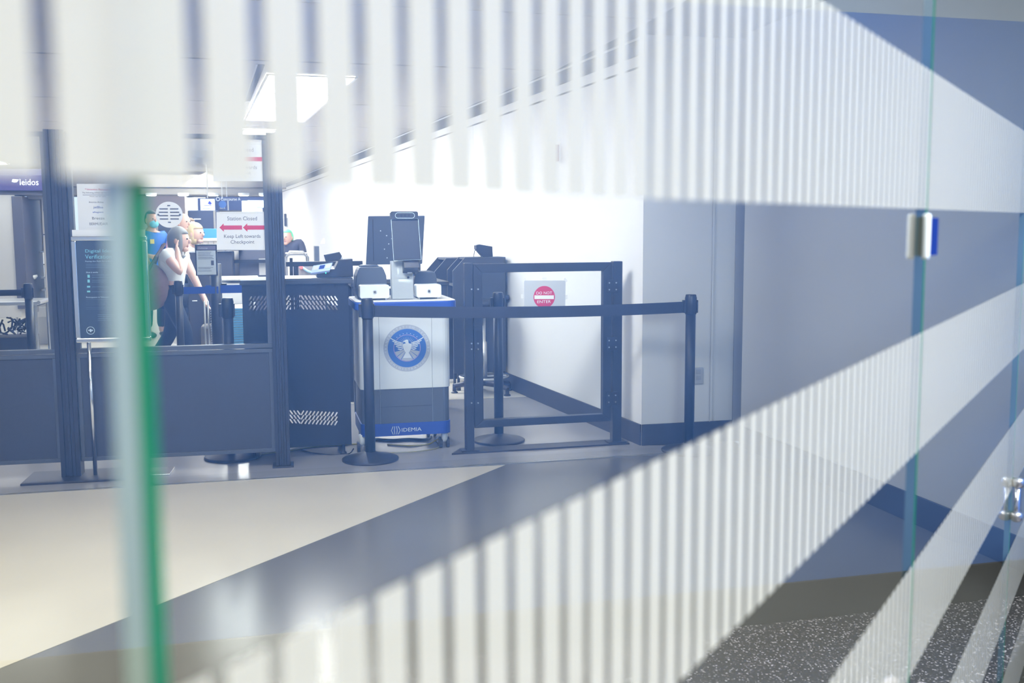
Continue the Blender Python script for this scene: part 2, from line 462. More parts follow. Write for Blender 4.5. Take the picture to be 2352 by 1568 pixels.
struct(PR('wall_far', [(-16, 6.2), (-16.2, 6.2), (-24.2, 27), (-24, 27)], 0, CEIL, M_beige, plane='xy'))


def ceiling_light(x0, y0, x1, y1, x2, y2, x3, y3, label, cells):
    P = [fl(x, y, CEIL - .012) for x, y in ((x0, y0), (x1, y1), (x2, y2), (x3, y3))]
    c = sum(P, Vector()) / 4
    t = thing('ceiling_light', label, 'light', c, 0)
    loc = [V2(q - c) for q in P]
    PR('diffuser', loc, .004, .008, M_light, t, 'xy')
    bm = new()
    for i in range(4):
        a, b = Vector(loc[i]), Vector(loc[(i + 1) % 4]); d = (b - a).normalized(); n = Vector((-d.y, d.x)) * .02
        prism(bm, [tuple(a), tuple(b), tuple(b + n), tuple(a + n)], -.006, .012, 'xy')
    obj('light_frame', bm, M_whitep, t)
    for k in range(1, cells):
        f = k / cells; a = Vector(loc[0]).lerp(Vector(loc[3]), f); b = Vector(loc[1]).lerp(Vector(loc[2]), f); d = Vector((0, .012))
        PR('cross_bar', [tuple(a), tuple(b), tuple(b + d), tuple(a + d)], -.004, .004, M_whitep, t, 'xy')
    return t


ceiling_light(612, 170, 822, 178, 700, 280, 560, 275, 'long lit ceiling panel above the fingerprint kiosk and black podium', 3)
ceiling_light(556, 297, 640, 299, 622, 312, 548, 310, 'short lit ceiling strip just over the upper closed notice', 2)
ceiling_light(497, 398, 560, 399, 524, 427, 478, 426, 'lit ceiling panel seen through the partition beside the upper notice', 2)
ceiling_light(-60, 366, 6, 366, 22, 377, -60, 378, 'lit ceiling panel above the purple scanner fascia', 2)
# slotted diffuser beside the long light
P = [fl(x, y, CEIL - .004) for x, y in ((588, 148), (606, 149), (572, 232), (560, 232))]
c = sum(P, Vector()) / 4
t = thing('air_slot', 'grey slotted air diffuser in the ceiling beside the long lit panel', 'vent', c)
PR('vent_body', [V2(q - c) for q in P], 0, .004, M_greyp, t, 'xy')
for f in (.25, .6):
    a0 = (P[0] - c).lerp(P[1] - c, f); a1 = (P[3] - c).lerp(P[2] - c, f)
    PR('slot', [V2(a0), V2(a0 + Vector((.03, 0, 0))), V2(a1 + Vector((.03, 0, 0))), V2(a1)], -.003, 0, M_dark, t, 'xy')

# ------------------------------------------------------------------ the glass front
BANDS = [(1.397, 1.571), (1.078, 1.237), (.763, .924), (.447, .612), (.135, .300)]
SLOPE = .0107


def glass_panel(u0, u1, org, label, ov=0.0, end=None):
    base2 = GP.P + GP.e * org
    t = thing('glass_screen', label, 'glass', (base2.x, base2.y, 0), GP.rz, 'frameless glass panels with white stripes')
    bm = new(); fs = box(bm, (u0 - org, 0, .006), (u1 - org, .012, 2.95)); fs[2].material_index = 0
    for i, f in enumerate(fs): f.material_index = 0 if i == 2 else (2 if i == 4 else (3 if i == 5 else 1))
    obj('pane', bm, [M_glass_front, M_glass_clear, M_edge_green, end or M_edge_pale], t)
    for z0, z1 in BANDS:
        bm = new(); vs = [bm.verts.new((u - org, -.0006, z + SLOPE * u)) for u, z in ((u0, z0), (u1 + ov, z0), (u1 + ov, z1), (u0, z1))]
        bm.faces.new(vs); obj('stripe_band', bm, M_frit, t, keep=True)
        if ov:
            bm = new(); bm.faces.new([bm.verts.new((u - org, -.0009, z + SLOPE * u)) for u, z in ((u1 - .0062, z0), (u1 + ov, z0), (u1 + ov, z1), (u1 - .0062, z1))])
            obj('band_margin', bm, M_film, t, keep=True)
    return t


S = PITCH_S
glass_panel(-1.19, -.0260, -S, 'glass panel with wide blurred stripes whose pale edge meets the green edge', .0065)
glass_panel(-.0194, 1.1655, 0 * S, 'big glass panel running from the thick green edge to the first chrome clip', 0, M_edge_teal)
glass_panel(1.1755, 2.312, 46 * S, 'glass panel with fine stripes between the chrome clip and the clear latch', 0, M_edge_teal)
glass_panel(2.3175, 4.06, 91 * S, 'narrowest looking glass panel beyond the clear latch, cut by the picture edge')


def gpt(u, y, z): v = GP.P + GP.e * u + GP.b * y; return Vector((v.x, v.y, z))


t = thing('glass_clip', 'chrome clip with two round bars joining the glass panels above eye level', 'clip', gpt(1.170, 0, 1.346), GP.rz)
for dx in (-.044,):
    bm = new(); lathe(bm, [(.002, 0), (.0045, .001), (.005, .004), (.005, .053), (.0045, .056), (.002, .057)], 14, (dx, -.009, 0)); obj('bar', bm, mat('satin_silver', (.85, .92, .92), .4), t, smooth=True)
B('bar_plate', (-.050, -.005, .004), (-.038, -.0005, .053), mat('dim_grey_plate', (.10, .12, .11), .6, spec=0), t)
B('clip_reflection', (.026, -.0025, .003), (.074, -.0008, .053), mat('clip_reflection_blue', (.010, .028, .15), .7, spec=0), t)['label'] = 'dark blue painted reflection of the clip'  # dark plate painted as the reflection of the clip's shadowed side
t = thing('glass_latch', 'clear tubular latch with silver caps at the panel joint', 'latch', gpt(2.314, -.012, .712), GP.rz)
bm = new(); lathe(bm, [(.010, .022), (.010, .082)], 14); obj('clear_tube', bm, glass_mat('acrylic', (.88, .9, .97), 1.5), t, smooth=True)
bm = new(); lathe(bm, [(.004, .012), (.006, .02), (.006, .085)], 12); obj('rod', bm, M_metal, t, smooth=True)
for z in (0, .080):
    bm = new(); lathe(bm, [(.008, 0), (.013, .004), (.014, .012), (.014, .018), (.011, .022)], 14, (0, 0, z)); obj('cap', bm, M_steel, t, smooth=True)
t = thing('round_stop', 'pale round knob low on the first glass joint', 'knob', gpt(1.163, -.02, .762), GP.rz)
bm = new(); ell(bm, (0, 0, 0), (.014, .013, .014)); obj('knob_ball', bm, mat('pale_knob', (.75, .66, .64), .35), t, smooth=True)
bm = new(); tube(bm, [(0, .02, 0), (0, .008, 0)], .007); obj('stem', bm, M_steel, t)

# ------------------------------------------------------------------ partition with glazed bays
PA = PL(fl(648, 1070), 78)
Z = lambda x, y, off=0: PA.uz(x, y, off)
part = thing('partition_screen', 'dark framed partition with big panes above solid charcoal panels', 'partition', (PA.P.x, PA.P.y, 0), PA.rz)
u1a, u1b = Z(141, 1000)[0], Z(186, 1000)[0]
u2a, u2b = Z(630, 1000)[0] + .006, Z(665, 1000)[0]
ztop = 1.97


def post(a, b, z1, foot=True):
    w_ = b - a
    bm = new()
    pr = [(a, -.05), (a + w_ * .22, -.05), (a + w_ * .26, -.042), (a + w_ * .42, -.042), (a + w_ * .44, -.05), (a + w_ * .56, -.05), (a + w_ * .58, -.042), (a + w_ * .74, -.042), (a + w_ * .78, -.05), (b, -.05), (b, .05), (a, .05)]
    prism(bm, pr, 0.014, z1, 'xy'); p_ = obj('post', bm, M_post, part)
    return p_


post(u1a, u1b, ztop); post(u2a, u2b, ztop)
B('foot_plate', (u1a - .19, -.17, 0), (u1b + .34, .13, .014), M_black, part, .003)
B('foot_plate', (u2a - .02, -.06, 0), (u2b + .02, .06, .012), M_black, part, .002)


def bay(ua, ub, corner):
    def frame(nm, z0, z1, fw, dep, m):
        bm = new()
        for lo, hi in (((ua, -dep, z0), (ub, dep, z0 + fw)), ((ua, -dep, z1 - fw), (ub, dep, z1)), ((ua, -dep, z0 + fw), (ua + fw, dep, z1 - fw)), ((ub - fw, -dep, z0 + fw), (ub, dep, z1 - fw))):
            box(bm, lo, hi)
        return obj(nm, bm, m, part, .002)
    zs = Z(400, 794)[1]; zb = Z(400, 1047)[1]
    frame('pane_frame', zs - .025, ztop - .01, .025, .022, M_frame)
    bm = new(); fs = box(bm, (ua + .02, -.003, zs - .005), (ub - .02, .003, ztop - .03))
    for i, f in enumerate(fs): f.material_index = 0 if i == 2 else 1
    obj('glass_pane', bm, [M_glass_hall, M_glass_clear], part)
    frame('panel_frame', zb, zs - .03, .022, .022, M_frame)
    B('lower_panel', (ua + .02, -.013, zb + .02), (ub - .02, .013, zs - .05), M_panel, part)
    bm = new(); r = .005
    for k in range(6): box(bm, (ua + .08 + k * (ub - ua - .16) / 5 - r, -.026, zb + .006), (ua + .08 + k * (ub - ua - .16) / 5 + r, -.021, zb + .016))
    obj('panel_clips', bm, M_frame, part, kind='stuff')


bay(u1b, u2a, 0); bay(u1a - 1.1, u1a, 1)
# round speak-through
sx, sz = Z(389, 493)
bm = new(); rr = Z(420, 493)[0] - sx
tube(bm, [(sx, -.004, sz), (sx, -.010, sz)], rr, 40); disc = obj('speaker_disc', bm, M_whitep, part); disc['label'] = 'white round speak-through disc'
for k, (hw, dz) in enumerate(((.016, .052), (.046, .033), (.050, .014), (.050, -.005), (.046, -.024), (.016, -.043))):
    for sg in ((0,) if hw < .02 else (-1, 1)):
        cxx = sx + sg * (hw / 2 + .006)
        B('speak_slot', (cxx - hw / 2 + (0 if sg else 0), -.0125, sz + dz - .003), (cxx + hw / 2, -.0095, sz + dz + .003), M_ink, disc)
for dx in (-.8, .8):
    bm = new(); tube(bm, [(sx + rr * dx, -.009, sz), (sx + rr * dx, -.0125, sz)], .006); obj('screw', bm, M_grey, disc)

# notices taped to the panes
def sheet(name, label, pts, rz=PA.rz, plane=PA, off=-.006, group=None, m=M_paper):
    us = [plane.uz(x, y, off) for x, y in pts]
    uc = sum(u for u, z in us) / 4; zc = min(z for u, z in us)
    o = plane.P + plane.e * uc + plane.b * off
    t = thing(name, label, 'notice', (o.x, o.y, zc), rz, group)
    loc = [(u - uc, z - zc) for u, z in us]
    PR('sheet', loc, -.0006, .0006, m, t)
    return t, (lambda x, y: (plane.uz(x, y, off)[0] - uc, plane.uz(x, y, off)[1] - zc))


def notice_text(t, f, rows, m, y=-.0012):
    for s, x0, y0, x1, y1 in rows:
        a = f(x0, y1); b = f(x1, y0); text_fit('lettering', s, m, t, a[0], b[0], a[1], b[1], y)


def arrow(t, f, x0, x1, yc, hw, bw):
    a = f(x0, yc); b = f(x1, yc); k = f(x0 + 10, yc)[0]; h = abs(f(x0, yc - hw)[1] - a[1]); w_ = abs(f(x0, yc - bw)[1] - a[1])
    zc = a[1]
    PR('red_arrow', [(a[0], zc), (k, zc + h), (k, zc + w_), (b[0], zc + w_), (b[0], zc - w_), (k, zc - w_), (k, zc - h)], -.0012, -.0006, M_red, t)


t, f = sheet('closed_notice', 'white notice reading Station Closed with two red arrows on the partition pane', [(498, 574), (613, 574), (612, 487), (497, 487)])
notice_text(t, f, [('Station Closed', 522, 497, 590, 506), ('Keep Left towards', 515, 538, 598, 549), ('Checkpoint', 530, 551, 584, 562)], M_ink)
arrow(t, f, 504, 556, 522.5, 9.5, 4.8); arrow(t, f, 558, 610, 522.5, 9.5, 4.8)
PR('tape', [f(505, 486), f(605, 486), f(605, 491), f(505, 491)], -.0012, -.0006, M_tape, t)
t, f = sheet('closed_notice', 'second white closed notice high on the pane, half behind the white stripes', [(490, 416), (606, 416), (605, 330), (489, 330)])
notice_text(t, f, [('Station Closed', 514, 339, 582, 348), ('Keep Left towards', 507, 380, 590, 390), ('Checkpoint', 522, 393, 576, 402)], M_ink)
arrow(t, f, 496, 548, 365, 9.5, 4.8); arrow(t, f, 550, 602, 365, 9.5, 4.8)
PR('tape', [f(497, 326), f(607, 326), f(607, 333), f(497, 333)], -.0012, -.0006, M_tape, t)
t, f = sheet('airline_notice', 'white notice listing airlines on the pane above the black sign', [(181, 534), (275, 534), (270, 422), (176, 422)])
notice_text(t, f, [('**Attention Passengers**', 195, 433, 258, 438)], M_red)
notice_text(t, f, [('The following airlines use this checkpoint', 189, 441, 268, 445), ('Please see the agent', 206, 450, 244, 452.5), ('American Airlines', 204, 462, 238, 466), ('BERMUDAIR', 206, 511, 248, 517)], M_ink)
notice_text(t, f, [('jetBlue', 215, 473, 237, 480), ('allegiant', 213, 485, 238, 490)], mat('blue_ink', (.03, .08, .4), .7))
notice_text(t, f, [('Breeze', 212, 498, 240, 504)], M_ink)
for y in (447.4,): PR('rule', [f(190, y + .4), f(262, y + .4), f(262, y - .4), f(190, y - .4)], -.0012, -.0006, M_ink, t)
PR('tape', [f(210, 536), f(232, 536), f(232, 531), f(210, 531)], -.0014, -.0006, M_tape, t)

# ------------------------------------------------------------------ digital identity sign on its stand
SP = PL(fl(217, 1098), 80)
t = thing('sign_stand', 'black information sign in a chrome frame on a slim pole', 'sign', (SP.P.x, SP.P.y, 0), SP.rz)
f = SP.uz
poly = [f(189, 776), f(330, 770), f(324, 552), f(182, 552)]
u0, z0 = f(187, 776); ub, zt = f(326, 552)
B('board', (u0, -.008, z0), (ub, .012, zt), M_board, t)
bm = new(); fw = .026
for lo, hi in (((u0 - fw, -.016, z0 - fw), (ub + fw, .018, z0)), ((u0 - fw, -.016, zt), (ub + fw, .018, zt + fw)), ((u0 - fw, -.016, z0), (u0, .018, zt)), ((ub, -.016, z0), (ub + fw, .018, zt))): box(bm, lo, hi)
obj('frame', bm, M_metal, t, .005)
bm = new(); box(bm, (u0 - .02, -.002, zt + fw), (ub + .02, .004, zt + fw + .035)); obj('sign_clip', bm, M_whitep, t)
bm = new(); tube(bm, [(0, .03, .01), (0, .03, z0 + .05)], .0115, 12); obj('pole', bm, M_metal, t, smooth=True)
bm = new(); box(bm, (-.09, -.02, 0), (.42, .16, .012)); obj('base', bm, M_metal, t, .003)
for s, x0, y0, x1, y1, m_ in (('Digital Identity', 197, 572, 278, 582, M_teal), ('Verification', 197, 584, 256, 594, M_teal), ('Paving the Path for a Easier', 197, 598, 262, 602, M_cyan), ('How it works', 199, 623, 226, 627, M_cyan), ('Participation is Voluntary', 199, 680, 252, 685, M_cyan)):
    a = f(x0, y1); b = f(x1, y0); text_fit('lettering', s, m_, t, a[0], b[0], a[1], b[1], -.0095)
bm = new()
for y in (606, 610, 614, 631, 636, 643, 647, 658, 669, 687, 691, 695, 699, 705, 709, 722, 726, 731, 735):
    x0 = 212 if 628 < y < 675 else (225 if y > 715 else 198)
    a = f(x0, y + .8); b = f(276 - (y * 7 % 13), y - .6); box(bm, (a[0], -.0095, a[1]), (b[0], -.0085, b[1]))
obj('text_lines', bm, mat('dim_lettering', (.16, .24, .30), .7), t, kind='stuff')
bm = new()
for y in (634, 645): a = f(202, y + 3.5); b = f(207, y - 3.5); box(bm, (a[0], -.0095, a[1]), (b[0], -.0085, b[1]))
for y in (658, 669): a = f(201, y + 2); b = f(208, y - 2); box(bm, (a[0], -.0095, a[1]), (b[0], -.0085, b[1]))
obj('icons', bm, M_teal, t)
cx, cz = f(209, 758.5); ro = f(218, 758.5)[0] - cx
bm = new(); tube(bm, [(cx + ro * math.cos(a * math.pi / 16), -.009, cz + ro * math.sin(a * math.pi / 16)) for a in range(32)], .0016, 4, True)
box(bm, (cx - ro * .6, -.0095, cz - .002), (cx + ro * .6, -.0085, cz + .004)); box(bm, (cx - .004, -.0095, cz - ro * .4), (cx + .004, -.0085, cz + ro * .4))
obj('round_emblem', bm, M_cyan, t)

# ------------------------------------------------------------------ belt stanchions
def stanchion(P, rz, label, group='belt stanchions', hub=True, h=1.02, mcol=M_black):
    t = thing('belt_stanchion', label, 'stanchion', (P.x, P.y, 0), rz, group)
    bm = new(); lathe(bm, [(.172, 0), (.174, .012), (.165, .018), (.05, .046), (.034, .055)], 32); obj('base', bm, mcol, t, smooth=True)
    bm = new(); lathe(bm, [(.0315, .05), (.0315, h - .125)], 20); obj('post', bm, mcol, t, smooth=True)
    bm = new(); lathe(bm, [(.034, h - .125), (.037, h - .118), (.037, h - .02), (.034, h - .012), (.034, h - .004), (.030, h)], 20); obj('head', bm, M_devd, t, smooth=True)
    if hub:
        bm = new(); box(bm, (-.052, -.018, h - .115), (-.033, .018, h - .035)); obj('belt_clip', bm, M_devd, t, .003); B('belt_socket', (.033, -.018, h - .115), (.043, .018, h - .035), M_devd, t, .003)
    return t


SL = fl(851, 1056); SR = fl(1582, 1036)
dS = SR - SL
ang = math.degrees(math.atan2(dS.x, dS.y))
rzS = R(90 - ang)
sl = stanchion(SL, rzS, 'black belt stanchion standing before the white kiosk', h=1.0)
sr = stanchion(SR, rzS, 'black belt stanchion against the pale grey corner wall', h=1.0)
sm = stanchion(fl(1146, 1013), R(13), 'black belt stanchion standing behind the swing gate', h=1.0)
sp_ = stanchion(fl(535, 1050), R(13), 'black belt stanchion behind the partition beside the closed podium', h=1.0)
L = dS.length
bm = new()
n = 24; vt = []
for i in range(n + 1):
    u = .036 + (L - .085) * i / n; sag = -.018 * 4 * (i / n) * (1 - i / n)
    for z in (.885, .955): vt.append((u, z + sag))
for y in (-.001, .001):
    r_ = [bm.verts.new((u, y, z)) for u, z in vt]
    for i in range(n): bm.faces.new((r_[2 * i], r_[2 * i + 2], r_[2 * i + 3], r_[2 * i + 1]))
obj('belt', bm, M_belt, sl)['label'] = 'black retractable belt'

# ------------------------------------------------------------------ swing gate
GT = PL(fl(1079, 1041), 76); f = GT.uz
gate = thing('swing_gate', 'black metal swing gate with open square frame and three hinges', 'gate', (GT.P.x, GT.P.y, 0), GT.rz)
pl0, pl1 = f(1069, 800)[0], f(1088, 800)[0]; pr0, pr1 = f(1408.5, 800)[0], f(1429, 800)[0]
zt = f(1078, 604)[1]
PR('base_plate', [(pl0 - .10, -.02), (pr1 + .05, -.02), (pr1 + .05, .12), (pl0 - .02, .12)], 0, .012, M_black, gate, 'xy', .003)
for a, b in ((pl0, pl1), (pr0, pr1)):
    B('post', (a, 0, .012), (b, .06, zt), M_black, gate, .004)
    bm = new(); box(bm, (a - .03, -.012, .012), (b + .03, .075, .02)); obj('post_foot', bm, M_black, gate)
fu0, fz0 = f(1091, 982); fu1, fz1 = f(1406, 606); zi0 = f(1113, 970)[1]; zi1 = f(1386, 621)[1]; ui0 = f(1110, 800)[0]; ui1 = f(1386, 800)[0]
fz1 = f(1250, 604)[1] ; zi1 = f(1250, 624)[1]; fz0 = f(1250, 975)[1]; zi0 = f(1250, 958)[1]
for nm, q in (('gate_rail', [(fu0, fz0), (fu1, fz0), (ui1, zi0), (ui0, zi0)]), ('gate_rail', [(ui0, zi1), (ui1, zi1), (fu1, fz1), (fu0, fz1)]), ('gate_stile', [(fu0, fz0), (ui0, zi0), (ui0, zi1), (fu0, fz1)]), ('gate_stile', [(ui1, zi0), (fu1, fz0), (fu1, fz1), (ui1, zi1)])):
    PR(nm, q, .005, .055, M_black, gate, bevel=.003)
leaf = gate
bm = new(); fs = box(bm, (ui0, .028, zi0), (ui1, .032, zi1))
for i, q in enumerate(fs): q.material_index = 0 if i == 2 else 1
obj('clear_sheet', bm, [glass_mat('gate_sheet', (.96, .97, .98), 1.18), M_glass_clear], leaf)
for yy in (657, 789, 915):
    zc = f(1407, yy)[1]
    hg = B('hinge', (fu1 - .035, -.006, zc - .045), (pr0 + .03, .004, zc + .045), M_black, gate, .003)
    for du in (-.02, .016):
        for dz in (-.022, .022):
            bm = new(); tube(bm, [((fu1 + pr0) / 2 + du * 1.3, -.006, zc + dz), ((fu1 + pr0) / 2 + du * 1.3, -.010, zc + dz)], .005, 8); obj('bolt', bm, M_steel, hg)
for yy in (664, 795, 925):
    for x in (1083, 1098):
        z_ = f(x, yy)[1]; u_ = f(x, yy)[0]
        for dz in ((-.018, .018) if yy == 795 else (0,)):
            bm = new(); tube(bm, [(u_, .006, z_ + dz), (u_, -.006, z_ + dz)], .005, 8); obj('bolt', bm, M_steel, gate)
B('latch_strip', (pl1 + .001, .01, f(1090, 933)[1]), (fu0 - .001, .045, f(1090, 895)[1]), M_devd, gate)

# ------------------------------------------------------------------ white kiosk
KP = PL(fl(920, 1038), AX); f = KP.uz
kiosk = thing('kiosk_cabinet', 'white identity kiosk cabinet with round eagle seal and blue base band', 'kiosk', (KP.P.x, KP.P.y, 0), KP.rz)
ku0 = f(826, 800)[0]; ku1 = f(1035, 800)[0]; KD = .52
zA = f(930, 999.5)[1]; zB = f(930, 971)[1]; zC = f(930, 892)[1]; zD = f(930, 710)[1]; zE = f(930, 690)[1]
rx = rrect(ku0, 0, ku1, KD, .05)
PR('blue_band', rx, zA, zB, M_blue, kiosk, 'xy')['label'] = 'blue base band'
PR('lower_shell', [(x * 1, y + .0) for x, y in rrect(ku0 + .006, .006, ku1 - .006, KD - .006, .046)], zB, zC, M_grey, kiosk, 'xy')['label'] = 'slate grey lower shell'
PR('upper_shell', rx, zC, zD, M_wshell, kiosk, 'xy')
tu0 = f(818, 700)[0]; tu1 = f(1049, 700)[0]
PR('top_edge', rrect(tu0 - .01, -.03, tu1, KD + .06, .06), zD, zE - .006, M_blue, kiosk, 'xy', .006)['label'] = 'blue edge of the top'
PR('top', rrect(tu0 - .006, -.026, tu1 - .004, KD + .056, .058), zE - .006, zE, M_whitep, kiosk, 'xy', .004)['label'] = 'white top'
sm_ = mat('panel_seam', (.22, .25, .28), .8)
for x in (871, 992): u = f(x, 800)[0]; B('door_seam', (u - .0012, -.0008, zB), (u + .0012, .004, zD), sm_, kiosk)
B('drawer_seam', (f(871, 930)[0], .0050, f(930, 933)[1] - .001), (f(992, 930)[0], .008, f(930, 933)[1] + .001), M_devd, kiosk)
bm = new(); tube(bm, [(f(932, 713)[0], .001, f(932, 715)[1]), (f(932, 713)[0], -.004, f(932, 715)[1])], .011, 14); obj('lock', bm, M_steel, kiosk)
for x, dy in ((834, .05), (1024, .05), (850, .44), (1016, .44)):
    u = f(x, 1010)[0]
    bm = new(); lathe(bm, [(.012, .045), (.020, .062), (.024, zA + .01)], 12, (u, dy, 0)); cs = obj('caster', bm, M_wshell, kiosk, smooth=True)
    for s in (-1, 1):
        bm = new(); tube(bm, [(u + s * .014, dy + .02, .036), (u + s * .032, dy + .02, .036)], .036, 18); obj('wheel', bm, M_devd, cs)
# seal
sc, zc = f(935, 799); r0 = (f(989, 799)[0] - f(881, 799)[0]) / 2
M_ring = mat('seal_silver', (.40, .43, .50), .5); M_sblue = mat('seal_blue', (.03, .13, .45), .5); M_eagle = mat('seal_eagle', (.68, .73, .76), .5); M_pink = mat('seal_pink', (.48, .33, .55), .5)
def disc_poly(r, n=48, c=(0, 0)): return [(c[0] + r * math.cos(2 * math.pi * i / n), c[1] + r * math.sin(2 * math.pi * i / n)) for i in range(n)]
seal = PR('seal', [(sc + x, zc + z) for x, z in disc_poly(r0)], -.0012, 0, M_ring, kiosk); seal['label'] = 'round silver and blue eagle seal'
def sp2(nm, poly, lay, m): return PR(nm, [(sc + x * r0, zc + z * r0) for x, z in poly], -.0012 - .0004 * lay, -.0012 - .0004 * (lay - 1), m, seal)
sp2('blue_disc', disc_poly(.82), 1, M_sblue)
bm = new()
for i in range(40):
    a0, a1 = 2 * math.pi * i / 40, 2 * math.pi * (i + 1) / 40
    q = [(r * math.cos(a), r * math.sin(a)) for r, a in ((.555, a0), (.575, a0), (.575, a1), (.555, a1))]
    prism(bm, [(sc + x * r0, zc + z * r0) for x, z in q], -.0020, -.0016)
obj('pink_ring', bm, M_pink, seal)
bm = new()
for a in range(9):
    th = R(90 + (a - 4) * 14); c_ = (.63 * math.cos(th), .63 * math.sin(th))
    prism(bm, [(sc + (c_[0] + x) * r0, zc + (c_[1] + z) * r0) for x, z in disc_poly(.018, 5)], -.0020, -.0016)
for a in range(15):
    th = R(90 + (a - 7) * 10.5); d_ = (math.cos(th), math.sin(th)); n_ = (-d_[1] * .006, d_[0] * .006)
    prism(bm, [(sc + x * r0, zc + z * r0) for x, z in ((d_[0] * .26 + n_[0], .06 + d_[1] * .26 + n_[1]), (d_[0] * .45, .05 + d_[1] * .45), (d_[0] * .26 - n_[0], .06 + d_[1] * .26 - n_[1]))], -.0020, -.0016)
obj('stars_and_rays', bm, M_eagle, seal)
bm = new()
def sector(a0, a1, r1, c=(0, -.02)):
    return [(c[0] + .12 * math.cos(R(a0)), c[1] + .12 * math.sin(R(a0)))] + [(r1 * math.cos(R(a0 + (a1 - a0) * i / 6)), r1 * math.sin(R(a0 + (a1 - a0) * i / 6))) for i in range(7)] + [(c[0] + .12 * math.cos(R(a1)), c[1] + .12 * math.sin(R(a1)))]
for a0, a1 in ((196, 218), (221, 240), (243, 297), (300, 319), (322, 344)):
    prism(bm, [(sc + x * r0, zc + z * r0) for x, z in sector(a0, a1, .545)], -.0020, -.0016)
obj('shield_rays', bm, M_ring, seal)
bm = new()
body = [(-.02, .36), (.02, .36), (.05, .33), (.06, .25), (.07, .20), (.17, .18), (.19, .12), (.16, -.04), (.09, -.16), (.06, -.2), (.18, -.42), (-.18, -.42), (-.06, -.2), (-.08, -.16), (-.15, -.04), (-.18, .12), (-.16, .18), (-.06, .2), (-.07, .24), (-.1, .27), (-.13, .26), (-.17, .25), (-.15, .30), (-.08, .34)]
prism(bm, [(sc + x * r0, zc + z * r0) for x, z in body], -.0026, -.0020)
for s in (-1, 1):
    for i in range(5):
        b0 = (.17 - .0 * i, .19 - i * .055); tip = (.70 - i * .075, .42 - i * .115)
        mid = ((b0[0] + tip[0]) / 2, (b0[1] + tip[1]) / 2 - .045)
        q = [b0, mid, tip, (tip[0] - .015, tip[1] + .03), (mid[0], mid[1] + .045), (b0[0], b0[1] + .035)]
        prism(bm, [(sc + s * x * r0, zc + z * r0) for x, z in q], -.0026, -.0020)
obj('eagle', bm, M_eagle, seal)
# ring lettering
bm = new()
def ring_text(s, a_mid, step, rad, flip):
    n = len(s)
    for i, ch in enumerate(s):
        if ch == ' ': continue
        a = a_mid + (i - (n - 1) / 2) * step * (1 if flip else -1)
        me = text_mesh(ch, .135); tb = new(); tb.from_mesh(me)
        xs = [v.co.x for v in tb.verts]; cx_ = (min(xs) + max(xs)) / 2
        for v in tb.verts: v.co = (v.co.x - cx_, v.co.y - .047, 0)
        rot = R(a) - math.pi / 2 if not flip else R(a) + math.pi / 2
        for v in tb.verts:
            x, z = v.co.x, v.co.y
            X = x * math.cos(rot) - z * math.sin(rot) + rad * math.cos(R(a)); ZZ = x * math.sin(rot) + z * math.cos(rot) + rad * math.sin(R(a))
            v.co = (sc + X * r0, -.0017, zc + ZZ * r0)
        tm = bpy.data.meshes.new('l'); tb.to_mesh(tm); tb.free(); bm.from_mesh(tm); bpy.data.meshes.remove(tm); bpy.data.meshes.remove(me)
ring_text('TRANSPORTATION SECURITY', 90, 9.0, .905, False)
ring_text('ADMINISTRATION', 270, 8.6, .905, True)
obj('seal_lettering', bm, mat('seal_letters', (.62, .66, .70), .5), seal, kind='stuff')
# maker's mark on the blue band
a = f(923, 991); b = f(968, 980.5)
text_fit('lettering', 'IDEMIA', M_wshell, kiosk, a[0], b[0], a[1], b[1], -.0015)
bm = new()
lc, lz = f(909, 988); lh = .026
def chev(x, w_, s):
    tube(bm, [(lc + x + s * w_, -.0012, lz + lh), (lc + x, -.0012, lz), (lc + x + s * w_, -.0012, lz - lh)], .0022, 5)
chev(-.028, .012, 1); chev(-.009, .003, 1); chev(.009, .003, -1); chev(.028, .012, -1)
obj('round_mark', bm, M_wshell, kiosk)

# devices on the kiosk
def top_thing(name, label, cat, x, y, off, plane=KP, z=None, rz=None):
    u, _ = plane.uz(x, y, off); o = plane.P + plane.e * u + plane.b * off
    return thing(name, label, cat, (o.x, o.y, zE if z is None else z), plane.rz if rz is None else rz)


OF = .10
t = top_thing('face_camera_tower', 'tall white tower with black tilted screen and camera bar on the kiosk', 'kiosk camera', 925, 681, OF)
g = lambda x, y, off=OF: (KP.uz(x, y, off)[0] - KP.uz(925, 681, OF)[0], KP.uz(x, y, off)[1] - zE)
wu0, wu1 = g(901, 640)[0], g(949, 640)[0]
zt_ = g(925, 600)[1]
flat_holes('column_front', [(wu0, .004), (wu1, .004), (wu1, zt_), (wu0, zt_)], [[(g(x, y)) for x, y in ((915, 646), (944, 646), (944, 639), (915, 639))], [g(x, y) for x, y in ((912, 629), (915.5, 629), (915.5, 610), (912, 610))]], .004, M_wshell, t, .002)
B('column', (wu0, .006, .004), (wu1, .11, zt_), M_wshell, t)
B('dark_slot', (g(914, 0)[0], .003, g(0, 647)[1]), (g(945, 0)[0], .0058, g(0, 638)[1]), M_devd, t)
B('back_rail', (g(900, 0)[0], .07, zt_ - .02), (g(906, 0)[0], .12, g(0, 505)[1]), M_wshell, t)
sc_q = [g(904, 598, OF - .05), g(968, 596, OF - .05), g(961, 503, OF + .02), g(898, 504, OF + .02)]
bm = new()
fr_ = [bm.verts.new((q[0], y, q[1])) for q, y in zip(sc_q, (-.05, -.05, .02, .02))]; bk = [bm.verts.new((q[0], y, q[1])) for q, y in zip(sc_q, (-.02, -.02, .05, .05))]
bm.faces.new(fr_); bm.faces.new(bk[::-1])
for i in range(4): bm.faces.new((fr_[i], fr_[(i + 1) % 4], bk[(i + 1) % 4], bk[i]))
scr = obj('screen', bm, M_scr, t, .004)
bm = new()
